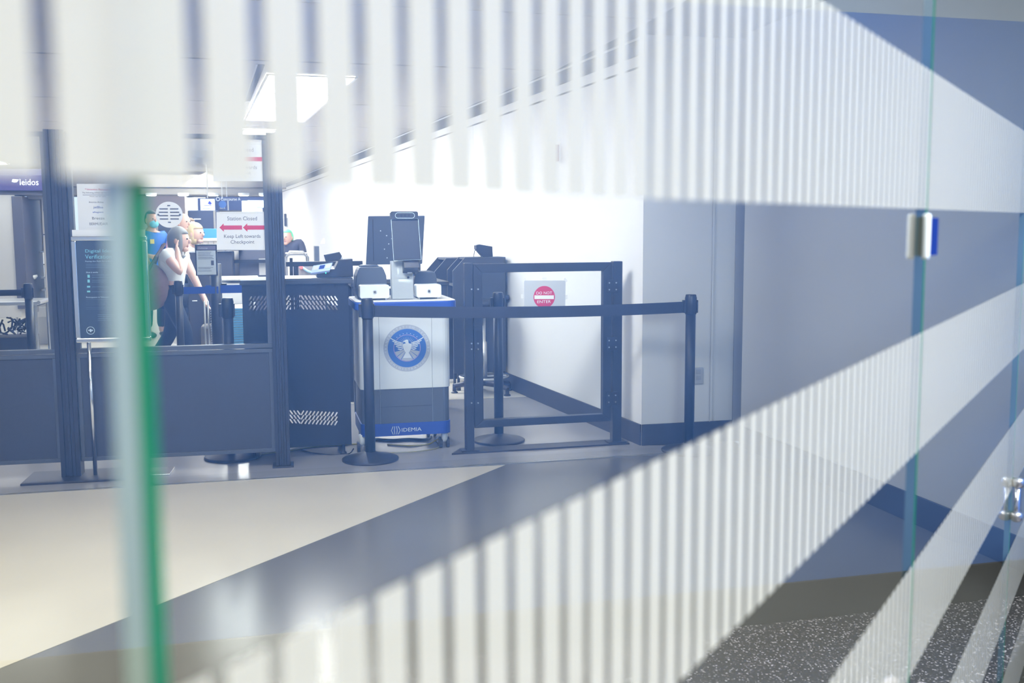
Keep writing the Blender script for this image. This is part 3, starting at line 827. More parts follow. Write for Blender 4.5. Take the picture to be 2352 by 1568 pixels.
loop = [Vector((q[0] * .985 + .0, y - .002, q[1])) for q, y in zip(sc_q, (-.05, -.05, .02, .02))]
tube(bm, loop, .0016, 5, True); obj('screen_rim', bm, M_cyan, scr)
cu0, cz0 = g(897, 502); cu1, cz1 = g(960, 486)
hd_ = PR('camera_bar', rrect(cu0, cz0, cu1, cz1 + .002, .012), .0, .05, M_devd, t)
pa, pb = g(908, 501), g(952, 488.5)
bm = new(); tube(bm, [(x, -.001, z) for x, z in rrect(pa[0], pa[1], pb[0], pb[1], (pb[1] - pa[1]) * .49, 6)], .0013, 5, True); obj('lens_rim', bm, M_cyan, hd_)
for dx in (.3, .5, .7):
    bm = new(); c_ = pa[0] + (pb[0] - pa[0]) * dx; tube(bm, [(c_, .001, (pa[1] + pb[1]) / 2), (c_, -.002, (pa[1] + pb[1]) / 2)], .009, 12); obj('lens', bm, M_scr, hd_)
bm = new(); prism(bm, [(-.06, g(0, 612)[1]), (-.075, g(0, 627)[1]), (.0, g(0, 640)[1]), (.05, g(0, 640)[1]), (.05, g(0, 600)[1]), (-.02, g(0, 600)[1])], g(914, 0)[0], g(951, 0)[0], 'yz'); obj('card_slot_head', bm, M_devd, t, .004)
B('card_tray', (g(925, 0)[0], -.01, g(0, 641)[1]), (g(936, 0)[0], .003, g(0, 630)[1]), M_steel, t)
bm = new(); tube(bm, [(g(927, 0)[0], .002, g(0, 651)[1]), (g(927, 0)[0], -.003, g(0, 651)[1])], .008, 10); obj('screw', bm, M_devd, t)


def reader(name, label, cat, xa, xb, yt, yb, off, dep, tap):
    t = top_thing(name, label, cat, (xa + xb) / 2, yb, off)
    uc = KP.uz((xa + xb) / 2, yb, off)[0]
    g = lambda x, y: (KP.uz(x, y, off)[0] - uc, KP.uz(x, y, off)[1] - zE)
    a, b = g(xa, yb)[0], g(xb, yb)[0]; zt2 = g(xa, yt)[1]
    PR('body', [(a + .01, 0), (b - .01, 0), (b, zt2 * .35), (b - tap * .3, zt2 * .72), (b - tap, zt2 * .9), (b - tap * 1.6, zt2), (a + tap * 1.6, zt2), (a + tap, zt2 * .9), (a + tap * .3, zt2 * .72), (a, zt2 * .35)], 0, dep, M_dev, t, bevel=.006)
    B('body_band', (a + tap * .6, -.002, zt2 * .40), (b - tap * .6, .001, zt2 * .43), M_devd, t)
    B('rating_label', (b - .065, -.0025, zt2 * .14), (b - .022, -.0002, zt2 * .24), M_cyan, t)
    return t, zt2, a, b


t, z2, a_, b_ = reader('document_scanner', 'slate document scanner with rounded lid on the kiosk beside the tower', 'scanner', 817, 890, 613, 668, .24, .22, .02)
bm = new(); lathe(bm, [(.062, 0), (.066, .008), (.05, .014), (.0, .016)], 24, ((a_ + b_) / 2 - .01, .07, z2 - .002)); obj('lid', bm, M_dev, t, smooth=True)
reader('card_printer', 'small slate card reader on the kiosk right of the tower', 'card reader', 951, 1005, 624, 668, .24, .2, .012)


def lockbox(label, xa, xb, yt, yb, off):
    t = top_thing('lock_box', label, 'lock box', (xa + xb) / 2, yb, off)
    uc = KP.uz((xa + xb) / 2, yb, off)[0]
    g = lambda x, y: (KP.uz(x, y, off)[0] - uc, KP.uz(x, y, off)[1] - zE)
    a, b = g(xa, yb)[0], g(xb, yb)[0]; z_ = g(xa, yt)[1]
    PR('box_shell', rrect(a, .012, b, z_, .014), 0, .13, M_wshell, t, bevel=.003)
    bm = new(); tube(bm, [((a + b) / 2, .001, z_ * .55), ((a + b) / 2, -.004, z_ * .55)], .0105, 16); k = obj('lock', bm, M_steel, t)
    bm = new(); tube(bm, [((a + b) / 2, -.004, z_ * .55), ((a + b) / 2, -.006, z_ * .55)], .0045, 10); obj('keyhole', bm, M_devd, k)
    for x in (a + .02, b - .02):
        bm = new(); lathe(bm, [(.007, 0), (.007, .014)], 10, (x, .03, 0)); obj('foot', bm, M_steel, t)


lockbox('wide white lock box in front of the rounded document scanner', 827, 895, 655, 681, .07)
lockbox('narrower white lock box in front of the small card reader', 957, 1014, 653.5, 679, .07)

# cables below the kiosk
def cable(name, label, pts, r, m):
    bm = new(); n_ = []
    P_ = [fl(x, y, z) for x, y, z in pts]
    for i in range(len(P_) - 1):
        p0, p1, p2, p3 = P_[max(i - 1, 0)], P_[i], P_[i + 1], P_[min(i + 2, len(P_) - 1)]
        for k in range(6):
            t_ = k / 6; n_.append(.5 * ((2 * p1) + (p2 - p0) * t_ + (2 * p0 - 5 * p1 + 4 * p2 - p3) * t_ ** 2 + (3 * p1 - p0 - 3 * p2 + p3) * t_ ** 3))
    n_.append(P_[-1]); tube(bm, n_, r, 6); return tag(obj(name, bm, m, smooth=True), label, 'cable')


cable('power_cable', 'yellow cable looping on the floor below the kiosk', [(1010, 1005, .05), (985, 1019, .006), (950, 1023, .006), (915, 1022, .006), (890, 1020, .006)], .0045, M_yellow)
cable('power_cable', 'olive cable swinging wide to the kiosk caster', [(1000, 1012, .012), (1009, 1021, .006), (1000, 1030, .006), (950, 1037, .006), (885, 1040, .006)], .004, mat('olive_cable', (.28, .26, .13), .5))
cable('power_cable', 'thick black coiled cable behind the kiosk band', [(862, 1009, .006), (900, 1011, .006), (940, 1009, .006), (975, 1010, .006), (990, 1004, .006)], .012, M_devd)
cable('power_cable', 'yellow cable running along the floor under the black podium', [(560, 1046, .005), (640, 1038, .005), (720, 1026, .005), (805, 1020, .005), (830, 1019, .005)], .005, M_yellow)
cable('power_cable', 'thin black cable curling beside the podium foot', [(690, 1032, .006), (720, 1040, .004), (760, 1044, .004), (800, 1042, .004), (812, 1030, .05)], .004, M_devd)

# ------------------------------------------------------------------ black perforated podium
CP = PL(fl(790, 1046), AX); f = CP.uz
pod = thing('equipment_podium', 'tall black equipment podium with slanted vent slots beside the partition', 'podium', (CP.P.x, CP.P.y, 0), CP.rz)
pu0 = f(560, 800)[0]; pu1 = f(803, 800)[0]; pz0 = f(740, 1024)[1]; pz1 = f(740, 652)[1]; pz2 = f(740, 641)[1]
holes = []
def slot(u, z, s):
    hx, hz, rr_ = .0065 * s, .0105, .0042
    c1, c2 = (u - hx, z - hz), (u + hx, z + hz); a = math.degrees(math.atan2(2 * hz, 2 * hx))
    holes.append([(c2[0] + rr_ * math.cos(R(a + q)), c2[1] + rr_ * math.sin(R(a + q))) for q in (90, 45, 0, -45, -90)] + [(c1[0] + rr_ * math.cos(R(a + q)), c1[1] + rr_ * math.sin(R(a + q))) for q in (270, 225, 180, 135, 90)])
for rows_, apex, sgn in (((683, 694.5, 705), 687, 1), ((947.5, 957.5, 967.5), 690, -1)):
    for x in [575 + 8.55 * k for k in range(24)]:
        for y in rows_:
            u, z = f(x, y + (687 - x) * (.0 if y < 800 else -.045) + (abs(x - 687) * .02 if y < 800 else 0)); slot(u, z, sgn * (1 if x < apex else -1))
flat_holes('vent_panel', [(pu0, pz0), (pu1, pz0), (pu1, pz1), (pu0, pz1)], holes, .004, M_panel, pod, .002)['label'] = 'front with slanted vent slots'
B('side_panel', (pu0, .005, pz0), (pu0 + .012, .5, pz1), mat('brown_side', (.10, .09, .085), .5), pod)
B('side_panel', (pu1 - .008, .005, pz0), (pu1, .5, pz1), M_panel, pod)
B('bottom_panel', (pu0 + .012, .005, pz0), (pu1 - .008, .5, pz0 + .01), M_panel, pod)
B('top', (pu0 - .012, -.012, pz1), (pu1 + .03, .52, pz2), M_panel, pod, .004)
B('top_tray', (f(640, 800)[0], -.008, pz2), (pu1 + .028, .5, pz2 + .006), M_black, pod)
for u in (pu0 + .04, pu1 - .05):
    for y in (.05, .44):
        bm = new(); lathe(bm, [(.022, 0), (.022, .012), (.012, .02), (.012, pz0)], 12, (u, y, 0)); obj('foot', bm, M_black, pod, smooth=True)
for z in (pz0 + .25, pz0 + .52): B('inner_shelf', (pu0 + .012, .1, z), (pu1 - .008, .45, z + .015), M_panel, pod)
B('side_handle', (pu1, .18, f(806, 860)[1]), (pu1 + .018, .28, f(806, 822)[1]), M_devd, pod, .004)

# document reader on the podium
RP = CP; off = .14
u_r = f(752, 641, off)[0]; o = CP.P + CP.e * u_r + CP.b * off
t = thing('document_reader', 'black passport reader with tilted lit screen on the perforated podium', 'reader', (o.x, o.y, pz2), CP.rz)
g = lambda x, y, of=off: (f(x, y, of)[0] - u_r, f(x, y, of)[1] - pz2)
sA, sB, sC, sD = g(713, 626), g(756, 620), g(764, 603), g(720, 610)
PR('housing', [(g(711, 0)[0], .006), (g(797, 0)[0], .006), (g(796, 0)[0], g(0, 602)[1]), (g(765, 0)[0], g(0, 604)[1]), (g(753, 0)[0], g(0, 627)[1]), (g(711, 0)[0], g(0, 629)[1])], -.02, .16, M_devd, t, bevel=.004)
bm = new(); vs = [bm.verts.new((q[0], y, q[1])) for q, y in zip((sA, sB, sC, sD), (-.055, -.055, .01, .01))]
bk = [bm.verts.new((q[0], y + .03, q[1] - .012)) for q, y in zip((sA, sB, sC, sD), (-.055, -.055, .01, .01))]
bm.faces.new(vs); bm.faces.new(bk[::-1])
for i in range(4): bm.faces.new((vs[i], vs[(i + 1) % 4], bk[(i + 1) % 4], bk[i]))
sd = obj('screen', bm, mat('screen_lit_blue', (.45, .55, .9), .4, emit=.45), t)
def on_s(a, b):  # point on the tilted screen
    A_, B_, C_, D_ = [Vector((q[0], y, q[1])) for q, y in zip((sA, sB, sC, sD), (-.055, -.055, .01, .01))]
    return (A_.lerp(B_, a)).lerp(D_.lerp(C_, a), b) + Vector((0, -.002, .001))
for a0, a1, m_ in ((.06, .3, M_whitep), (.36, .64, M_blue), (.70, .95, M_whitep)):
    bm = new(); bm.faces.new([bm.verts.new(on_s(a, b)) for a, b in ((a0, .35), (a1, .35), (a1, .85), (a0, .85))]); obj('screen_tile', bm, m_, sd)
PR('flap', [g(749, 601), g(781, 599), g(786, 588), g(780, 578), g(744, 585)], .02, .05, M_devd, t, bevel=.003)
bm = new(); prism(bm, [g(781, 602), g(793.5, 602), g(787, 590)], .06, .1); obj('paper_roll', bm, M_paper, t)['label'] = 'white paper cone'
bm = new(); ell(bm, (g(747, 624)[0], -.058, g(747, 624.5)[1] - .004), (.004, .003, .004), 8, 6); obj('power_light', bm, mat('green_led', (.05, .9, .5), .4, emit=2), t)

# ------------------------------------------------------------------ things behind the kiosk and gate
def rect_thing(name, label, cat, x0, y0, x1, y1, Y, dep, m, part='body', bevel=.004, group=None, zmin=None, ang=AX):
    P0 = at((x0 + x1) / 2, y1, Y); pl = PL((P0.x, P0.y), ang); f = pl.uz
    a, zb = f(x0, y1); b, zt = f(x1, y0); zb = f((x0 + x1) / 2, y1)[1] if zmin is None else zmin; zt = f((x0 + x1) / 2, y0)[1]
    t = thing(name, label, cat, (P0.x, P0.y, zb), pl.rz, group)
    B(part, (a, 0, 0), (b, dep, zt - zb), m, t, bevel)
    return t, (lambda x, y, o=0: (f(x, y, o)[0], f(x, y, o)[1] - zb)), pl


# desk with a monitor seen from the back
t, g, pl = rect_thing('desk', 'black desk with slim top standing behind the white kiosk', 'desk', 806, 648, 1032, 657, 7.75, .6, M_black, 'desk_top')
zb = CAM_H - 0
zdesk = t.location.z
for x in (815, 1022):
    u = g(x, 650)[0]
    for y in (.03, .52): B('leg', (u - .02, y, -zdesk), (u + .02, y + .04, 0), M_black, t)
B('modesty_panel', (g(830, 0)[0], .05, -.55), (g(1005, 0)[0], .065, -.02), M_black, t)
topz = zdesk + (g(900, 648)[1])
P0 = at(908, 620, 7.95); pl = PL((P0.x, P0.y), AX); f = pl.uz
t = thing('monitor', 'large black monitor seen from behind above the kiosk', 'monitor', (P0.x, P0.y, topz), pl.rz)
q = [(f(x, y)[0], f(x, y)[1] - topz) for x, y in ((841, 608), (970, 606), (976, 495), (846, 496))]
PR('housing', q, 0, .035, M_dev, t, bevel=.006)
uu = f(858, 600)[0]; B('rear_ridge', (uu - .004, -.006, q[0][1] + .03), (uu + .004, 0, q[2][1] - .03), M_devd, t)
bm = new()
for x, y in ((874, 530), (888, 541), (893, 560), (883, 572), (889, 592), (900, 548)): u, z = f(x, y); box(bm, (u - .004, -.002, z - topz - .004), (u + .004, .001, z - topz + .004))
obj('rear_screws', bm, M_steel, t, kind='stuff')
for x in (862, 961): u = f(x, 610)[0]; B('stand_leg', (u - .018, .005, 0), (u + .018, .04, q[0][1] + .05), M_black, t)
B('stand_foot', (f(850, 0)[0], -.08, 0), (f(972, 0)[0], .12, .012), M_black, t)

# rear gate frame behind the podium
t, g, pl = rect_thing('swing_gate', 'far black gate frame behind the passport reader', 'gate', 657, 600, 833, 611, 8.3, .05, M_black, 'top_rail')
zz = t.location.z
for x0, x1 in ((657, 668), (823, 833)): B('stile', (g(x0, 0)[0], 0, .15 - zz), (g(x1, 0)[0], .05, 0), M_black, t)
B('bottom_rail', (g(657, 0)[0], 0, .15 - zz), (g(833, 0)[0], .05, .2 - zz), M_black, t)
for x0, x1 in ((648, 655), (836, 842)): B('post', (g(x0, 0)[0], 0, -zz), (g(x1, 0)[0], .06, .07), M_black, t)

# dark lecterns by the white wall
def lectern(label, xs, Y, dep, floor_z=.0):
    (xl, ys), (xt, yt), (xr, yr), yb = xs
    P0 = at((xl + xr) / 2, 700, Y); pl = PL((P0.x, P0.y), AX); f = pl.uz
    t = thing('lectern', label, 'lectern', (P0.x, P0.y, 0), pl.rz)
    A, B_, C_ = f(xl, ys), f(xt, yt), f(xr, yr); zb = f(xl, yb)[1]
    PR('side_panel', [(A[0], zb), (C_[0], zb), C_, (B_[0], C_[1]), A], 0, .02, M_panel, t, bevel=.002)
    PR('side_panel', [(A[0], zb), (C_[0], zb), C_, (B_[0], C_[1]), A], dep - .02, dep, M_panel, t, bevel=.002)
    B('back_panel', (C_[0] - .02, .02, zb), (C_[0], dep - .02, C_[1]), M_panel, t)
    B('shelf', (A[0] + .01, .02, f(xl, 658)[1]), (C_[0] - .02, dep - .02, f(xl, 658)[1] + .02), M_panel, t)
    B('top_panel', (B_[0], .02, C_[1] - .02), (C_[0] - .02, dep - .02, C_[1]), M_panel, t)
    for u in (A[0] + .05, C_[0] - .05):
        for y in (.05, dep - .05):
            bm = new(); lathe(bm, [(.02, 0), (.02, .03), (.012, .04), (.012, zb)], 10, (u, y, 0)); obj('caster', bm, M_devd, t)
    return t, f, C_[1], pl


t, f, ztl, pl = lectern('tall black lectern with sloped corner behind the swing gate', ((1040, 622), (1068, 591), (1161, 590), 858), 8.75, .3)
u, z = f(1145, 683)
bm = new(); tube(bm, [(f(1160, 683)[0] + .0, -.02, z), (f(1160, 683)[0] + .03, -.02, z)], .022, 12); obj('side_knob', bm, M_black, t)
u_c, _ = f(1113, 590, .1); o = pl.P + pl.e * u_c + pl.b * .1
t = thing('desk_camera', 'small black wedge camera on top of the lectern', 'camera', (o.x, o.y, ztl), pl.rz)
g = lambda x, y: (f(x, y, .1)[0] - u_c, f(x, y, .1)[1] - ztl)
PR('camera_body', [(g(1105, 0)[0], 0), (g(1128, 0)[0], 0), g(1131, 566), g(1102, 561), g(1094, 563), g(1094, 572)], 0, .1, M_devd, t, bevel=.003)
bm = new(); tube(bm, [(g(1098, 0)[0], .05, g(0, 581)[1]), (g(1092, 0)[0], .05, g(0, 582)[1]), (g(1087, 0)[0], .05, g(0, 587)[1]), (g(1085, 0)[0], .05, .0)], .003, 6); obj('camera_cord', bm, M_devd, t)
lectern('darker lectern half hidden behind the tall black one', ((998, 624), (1025, 593), (1085, 592), 872), 9.3, .5)

# drafting stool between gate and lectern
P0 = fl(1112, 903); t = thing('drafting_stool', 'dark drafting stool with star base and foot ring behind the gate', 'stool', (P0.x, P0.y, 0), R(13.5))
for k in range(5):
    a = R(72 * k + 20); ln = .26
    bm = new(); tube(bm, [(0, 0, .095), (math.cos(a) * ln * .5, math.sin(a) * ln * .5, .09), (math.cos(a) * ln, math.sin(a) * ln, .065)], [.03, .026, .02], 8); lg = obj('leg', bm, mat('stool_plastic', (.05, .045, .05), .45), t, smooth=True)
    bm = new(); lathe(bm, [(.03, 0), (.03, .012), (.018, .02), (.016, .065)], 10, (math.cos(a) * ln, math.sin(a) * ln, 0)); obj('glide', bm, M_devd, lg)
bm = new(); lathe(bm, [(.03, .09), (.03, .45), (.018, .46), (.018, .765)], 14); obj('column', bm, M_steel, t, smooth=True)
bm = new(); tube(bm, [(.21 * math.cos(R(a)), .21 * math.sin(R(a)), .15) for a in range(0, 360, 15)], .011, 8, True); rg = obj('foot_ring', bm, M_steel, t, smooth=True)
bm = new()
for a in (0, 120, 240): tube(bm, [(0, 0, .15), (.21 * math.cos(R(a)), .21 * math.sin(R(a)), .15)], .008, 6)
obj('ring_spoke', bm, M_steel, rg)
bm = new(); lathe(bm, [(.10, .755), (.15, .77), (.162, .79), (.15, .815), (.08, .825)], 24); obj('seat', bm, M_black, t, smooth=True)


# DO NOT ENTER sign taped behind the gate's clear sheet
SG = PL(GT.P, 76); OFS = .0265
us = [SG.uz(x, y, OFS) for x, y in ((1204, 719), (1299, 719), (1299, 644), (1204, 644))]
uc = sum(u for u, z in us) / 4; zc_ = us[0][1]
o = GT.P + GT.e * uc + GT.b * OFS
t = thing('warning_sign', 'grey paper sign reading DO NOT ENTER taped to the gate sheet', 'sign', (o.x, o.y, zc_), GT.rz)
g = lambda x, y: (SG.uz(x, y, OFS)[0] - uc, SG.uz(x, y, OFS)[1] - zc_)
PR('sheet', [g(1204, 719), g(1298, 719), g(1299, 644), g(1204, 644)], -.0004, .0004, mat('grey_paper', (.50, .52, .55), .8), t)
cc = g(1250, 682); rr = g(1274.5, 682)[0] - cc[0]
PR('red_disc', disc_poly(rr, 48, cc), -.001, -.0004, mat('sign_red', (.55, .03, .10), .7), t)
PR('white_bar', [g(1227.5, 686.5), g(1272, 686.5), g(1272, 678), g(1227.5, 678)], -.0014, -.001, M_paper, t)
for s_, a, b in (('DO NOT', g(1232, 676), g(1268, 669)), ('ENTER', g(1234, 696), g(1265, 689))): text_fit('lettering', s_, M_paper, t, a[0], b[0], a[1], b[1], -.0013)
for x, y, r_ in ((1203, 643, 45), (1299, 643, -45), (1299, 719, 45), (1203, 719, -45), (1250, 640, 0), (1247, 722, 0), (1199, 680, 90), (1301, 682, 90)):
    c_ = g(x, y); a = R(r_); hw, hh = .014, .007
    PR('tape', [(c_[0] + x_ * math.cos(a) - z_ * math.sin(a), c_[1] + x_ * math.sin(a) + z_ * math.cos(a)) for x_, z_ in ((-hw, -hh), (hw, -hh), (hw, hh), (-hw, hh))], -.0022, -.0016, M_tape, t)

# small alarm on the white wall, socket on the corner face
p = C0 + WLD * 1.40
t = thing('wall_alarm', 'small dull red alarm box high on the white wall', 'alarm', (p.x, p.y, 1.935), math.atan2(WLD.y, WLD.x))
B('alarm_body', (0, .0, 0), (.07, .055, .125), mat('dull_red', (.30, .13, .13), .5), t, .004)
B('alarm_plate', (-.012, 0, -.01), (.082, .006, .135), M_whitep, t)
FP = PL(C0, math.degrees(math.atan2(C1.x - C0.x, C1.y - C0.y))); f = FP.uz
a, b = f(1596, 882), f(1612, 843); o = FP.P + FP.e * (a[0] + .02)
t = thing('wall_socket', 'grey wall socket low on the corner face behind the stanchion', 'socket', (o.x, o.y, a[1]), FP.rz)
B('plate', (-.035, -.007, 0), (.035, 0, b[1] - a[1]), mat('socket_grey', (.36, .37, .39), .5), t, .003)
for z in (.028, .07):
    B('outlet', (-.016, -.009, z), (.016, -.006, z + .028), mat('socket_face', (.30, .31, .33), .5), t, .002)

# ------------------------------------------------------------------ the hall beyond the partition
# scanner portal
P0 = at(50, 700, 11.5); PP = PL((P0.x, P0.y), AX); f = PP.uz
t = thing('scanner_portal', 'grey scanner portal with purple lettered fascia in the left bay', 'scanner', (P0.x, P0.y, 0), PP.rz)
def fr(name, x0, y0, x1, y1, y, dep, m, zmin=None):
    a, b = f(x0, y1), f(x1, y0); return B(name, (a[0], y, a[1] if zmin is None else zmin), (b[0], y + dep, b[1]), m, t, .006)
fr('fascia', -110, 402, 108, 437, 0, .5, M_purple)
fr('fascia_cap', -110, 388, 108, 402, .02, .45, mat('lilac_cap', (.16, .145, .25), .5))
fr('lintel', -110, 437, 104, 447, .05, .4, mat('dark_lintel', (.13, .12, .13), .6))
fr('side_panel', -110, 447, 31, 560, .05, .9, M_greyp, .45)
fr('jamb', 31, 450, 50, 560, .02, .9, mat('dark_jamb', (.075, .07, .085), .5), .55)
fr('far_jamb', 84, 449, 108, 560, .35, .5, mat('beige_jamb', (.42, .38, .34), .6), .3)
fr('header', 47, 446, 108, 454, .3, .5, M_beige)
for y in (479, 537): fr('shelf_rail', 84, y, 106, y + 2.4, .33, .02, M_devd)
a, b = f(46, 425), f(88, 411); text_fit('lettering', 'leidos', M_white_lit, t, a[0], b[0], a[1], b[1], -.003)
bm = new(); prism(bm, [f(27, 417), f(29, 411), f(43, 412), f(39, 418), f(33, 419)], -.003, 0); obj('mark', bm, M_white_lit, t)
a = f(94, 515); bm = new(); tube(bm, [(a[0] + .03 * math.cos(R(q)), .34, a[1] + .03 * math.sin(R(q))) for q in range(0, 360, 30)], .005, 5, True); obj('round_sticker', bm, M_grey, t)

rect_thing('wall_panel', 'white wall panel with added glow inside the scanner portal', 'display', 47, 451, 84, 560, 15.5, .1, M_white_lit, 'glow_panel', zmin=.9)  # white wall panel given emission so that it looks brightly lit
t, g, pl = rect_thing('monitor', 'small purple lit monitor behind the scanner jamb', 'monitor', 50, 508, 73, 533.5, 12.8, .05, mat('violet_bezel', (.05, .04, .22), .5), 'bezel')
a, b = g(51.5, 532), g(71, 510); B('screen', (a[0], -.002, a[1]), (b[0], 0, b[1]), M_screenlit, t)
a, b = g(66.5, 532), g(70, 510.5)
for k in range(4): z0_ = a[1] + (b[1] - a[1]) * k / 4; B('screen_key', (a[0], -.003, z0_ + .004), (b[0], -.001, z0_ + .02), M_purple, t)
u = g(61, 0)[0]; B('bracket', (u - .012, .02, -.42), (u + .012, .05, 0), M_greyp, t)
B('bracket_foot', (u - .1, -.05, -t.location.z), (u + .1, .15, -.42), M_whitep, t)
t, g, pl = rect_thing('utility_cart', 'white utility cart with chrome rails inside the portal', 'cart', 54, 580, 82, 608, 12.2, .5, M_whitep, 'cart_back')
zz = t.location.z; ub_ = g(82, 0)[0]
bm = new(); tube(bm, [(-.17, -.02, -zz + .02), (-.17, -.02, .16), (ub_, -.02, .16), (ub_ + .03, -.02, .1), (ub_ + .03, -.02, -zz + .02)], .012, 8); obj('rail', bm, M_steel, t)
for z in (-.17, -.32): B('cart_shelf', (-.17, 0, z), (ub_ + .2, .45, z + .02), M_whitep, t)
for x in (-.13, ub_): bm = new(); tube(bm, [(x, .02, -zz + .03), (x + .02, .02, -zz + .03)], .03, 12); obj('wheel', bm, M_devd, t)
P0 = at(69, 641, 11.9); t = thing('tray', 'white oval tray with blue print near the portal', 'tray', P0, R(13))
bm = new(); lathe(bm, [(.07, 0), (.1, .03), (.095, .05), (.0, .045)], 20); o_ = obj('tray_shell', bm, M_whitep, t, smooth=True); o_.scale = (.85, 1, 1)
B('blue_print', (.03, -.1, .02), (.05, -.08, .045), M_bbelt, t)
B('tray_stand', (-.05, -.05, -P0.z), (.05, .05, 0), M_greyp, t)

# steel inspection table
P0 = at(40, 693, 9.6); TP = PL((P0.x, P0.y), AX); f = TP.uz; zt = P0.z
t = thing('inspection_table', 'steel inspection table behind the left pane', 'table', (P0.x, P0.y, 0), TP.rz)
a, b = f(-60, 693)[0], f(86, 693)[0]
B('table_top', (a, 0, zt - .035), (b, .62, zt), M_steel, t, .004)
bm = new(); tube(bm, [(b + .01, 0, zt - .01), (b + .01, .62, zt - .01)], .018, 8); obj('side_rail', bm, M_steel, t)
for u in (a + .06, b - .03):
    for y in (.04, .58): bm = new(); tube(bm, [(u, y, 0), (u, y, zt - .03)], .016, 10); obj('leg', bm, M_steel, t)
B('lower_shelf', (a + .02, .03, .18), (b - .01, .58, .205), M_steel, t)
o = TP.P + TP.e * (f(20, 740)[0]) + TP.b * .25
t = thing('crate', 'black crate with tangled webbing on the steel table shelf', 'crate', (o.x, o.y, .207), TP.rz)
B('crate_body', (-.34, -.2, 0), (.17, .2, .20), M_black, t, .004)
bm = new()
for k in range(16):
    p = Vector((random.uniform(-.3, .12), random.uniform(-.17, .1), .2)); pts = []
    for j in range(5): pts.append(tuple(p + Vector((random.uniform(-.08, .08), random.uniform(-.06, .06), .02 + random.uniform(0, .16)))))
    tube(bm, pts, .009, 6)
obj('webbing', bm, M_belt, t, kind='stuff')
hs = stanchion(Vector((*V2(at(64, 650, 8.2)), 0)), R(13), 'black belt stanchion in front of the steel table', 'hall stanchions', h=1.0)
bm = new(); box(bm, (-1.6, -.001, .90), (-.05, .001, .95)); obj('belt', bm, M_belt, hs)
P0 = fl(112, 752); t = thing('floor_marker', 'yellow floor marking by the steel table', 'marking', (P0.x, P0.y, .0035))
PR('tape_patch', [V2(fl(*q) - P0) for q in ((106, 761), (119, 761), (126, 752), (126, 738), (120, 741))], 0, .001, M_yellow, t, 'xy')
for x0, y0, x1, y1 in ((78, 706, 122, 727), (78, 727, 122, 740)):
    pass
t, g, pl = rect_thing('supply_bin', 'pale ribbed storage bin behind the table leg', 'bin', 76, 706, 118, 728, 12.6, .4, M_whitep, 'bin_body')
for k in (.25, .5, .75): z_ = (g(0, 706)[1]) * k; B('rib', (g(76, 0)[0], -.006, z_), (g(118, 0)[0], 0, z_ + .008), M_greyp, t)
B('bin_base', (g(76, 0)[0] + .02, .02, -t.location.z + .003), (g(118, 0)[0] - .02, .38, 0), M_greyp, t)

# middle bay: counters, screens, signs
t, g, pl = rect_thing('queue_sign', 'framed white instruction sign on a black post behind the pane', 'sign', 450, 561, 498, 633, 8.6, .03, M_devd, 'sign_frame')
a, b = g(453, 631), g(495, 575); B('sign_sheet', (a[0], -.003, a[1]), (b[0], 0, b[1]), mat('pale_sheet', (.62, .66, .70), .7), t)
a, b = g(453, 573.5), g(495, 564.5); B('sign_header', (a[0], -.003, a[1]), (b[0], 0, b[1]), mat('mauve_header', (.22, .18, .24), .6), t)
a, b = g(454, 571.5), g(477, 568.5); text_fit('lettering', 'eTechnology', M_whitep, t, a[0], b[0], a[1], b[1], -.004)
bm = new()
for y in (579, 583, 587, 591, 594, 614, 617, 622): a = g(455, y + .6); b = g(491 - (y * 5 % 9), y - .6); box(bm, (a[0], -.004, a[1]), (b[0], -.003, b[1]))
obj('text_lines', bm, M_ink, t, kind='stuff')
a, b = g(485, 609), g(491, 598); B('phone_icon', (a[0], -.004, a[1]), (b[0], -.003, b[1]), M_ink, t)
zz = t.location.z; u = g(471, 0)[0]
bm = new(); tube(bm, [(u, .05, .02 - zz), (u, .05, .1)], .05, 16); obj('post', bm, M_black, t, smooth=True)
bm = new(); lathe(bm, [(.2, -zz + .003), (.19, -zz + .02), (.06, -zz + .05)], 24, (u, .05, 0)); obj('base', bm, M_black, t)
B('belt_clip', (u + .045, .02, .9 - zz), (u + .09, .08, .97 - zz), M_devd, t)

hb = stanchion(Vector((*V2(at(409, 642, 8.55)), 0)), R(13), 'black hall stanchion between the woman in white and the framed sign', 'hall stanchions', h=1.0)
bm = new(); box(bm, (.04, -.001, .885), (.33, .001, .945)); obj('belt', bm, M_bbelt, hb)['label'] = 'blue belt'
hb2 = stanchion(Vector((*V2(at(573, 655, 8.7)), 0)), R(13), 'black hall stanchion with blue belt behind the perforated podium', 'hall stanchions', h=1.0)
bm = new(); box(bm, (-.37, -.001, .885), (-.04, .001, .955)); obj('belt', bm, M_bbelt, hb2)['label'] = 'blue belt'

ORD = ['topmost', 'second', 'third', 'fourth', 'fifth', 'sixth', 'seventh', 'eighth', 'ninth', 'tenth', 'eleventh', 'twelfth', 'thirteenth', 'fourteenth', 'fifteenth', 'lowest']


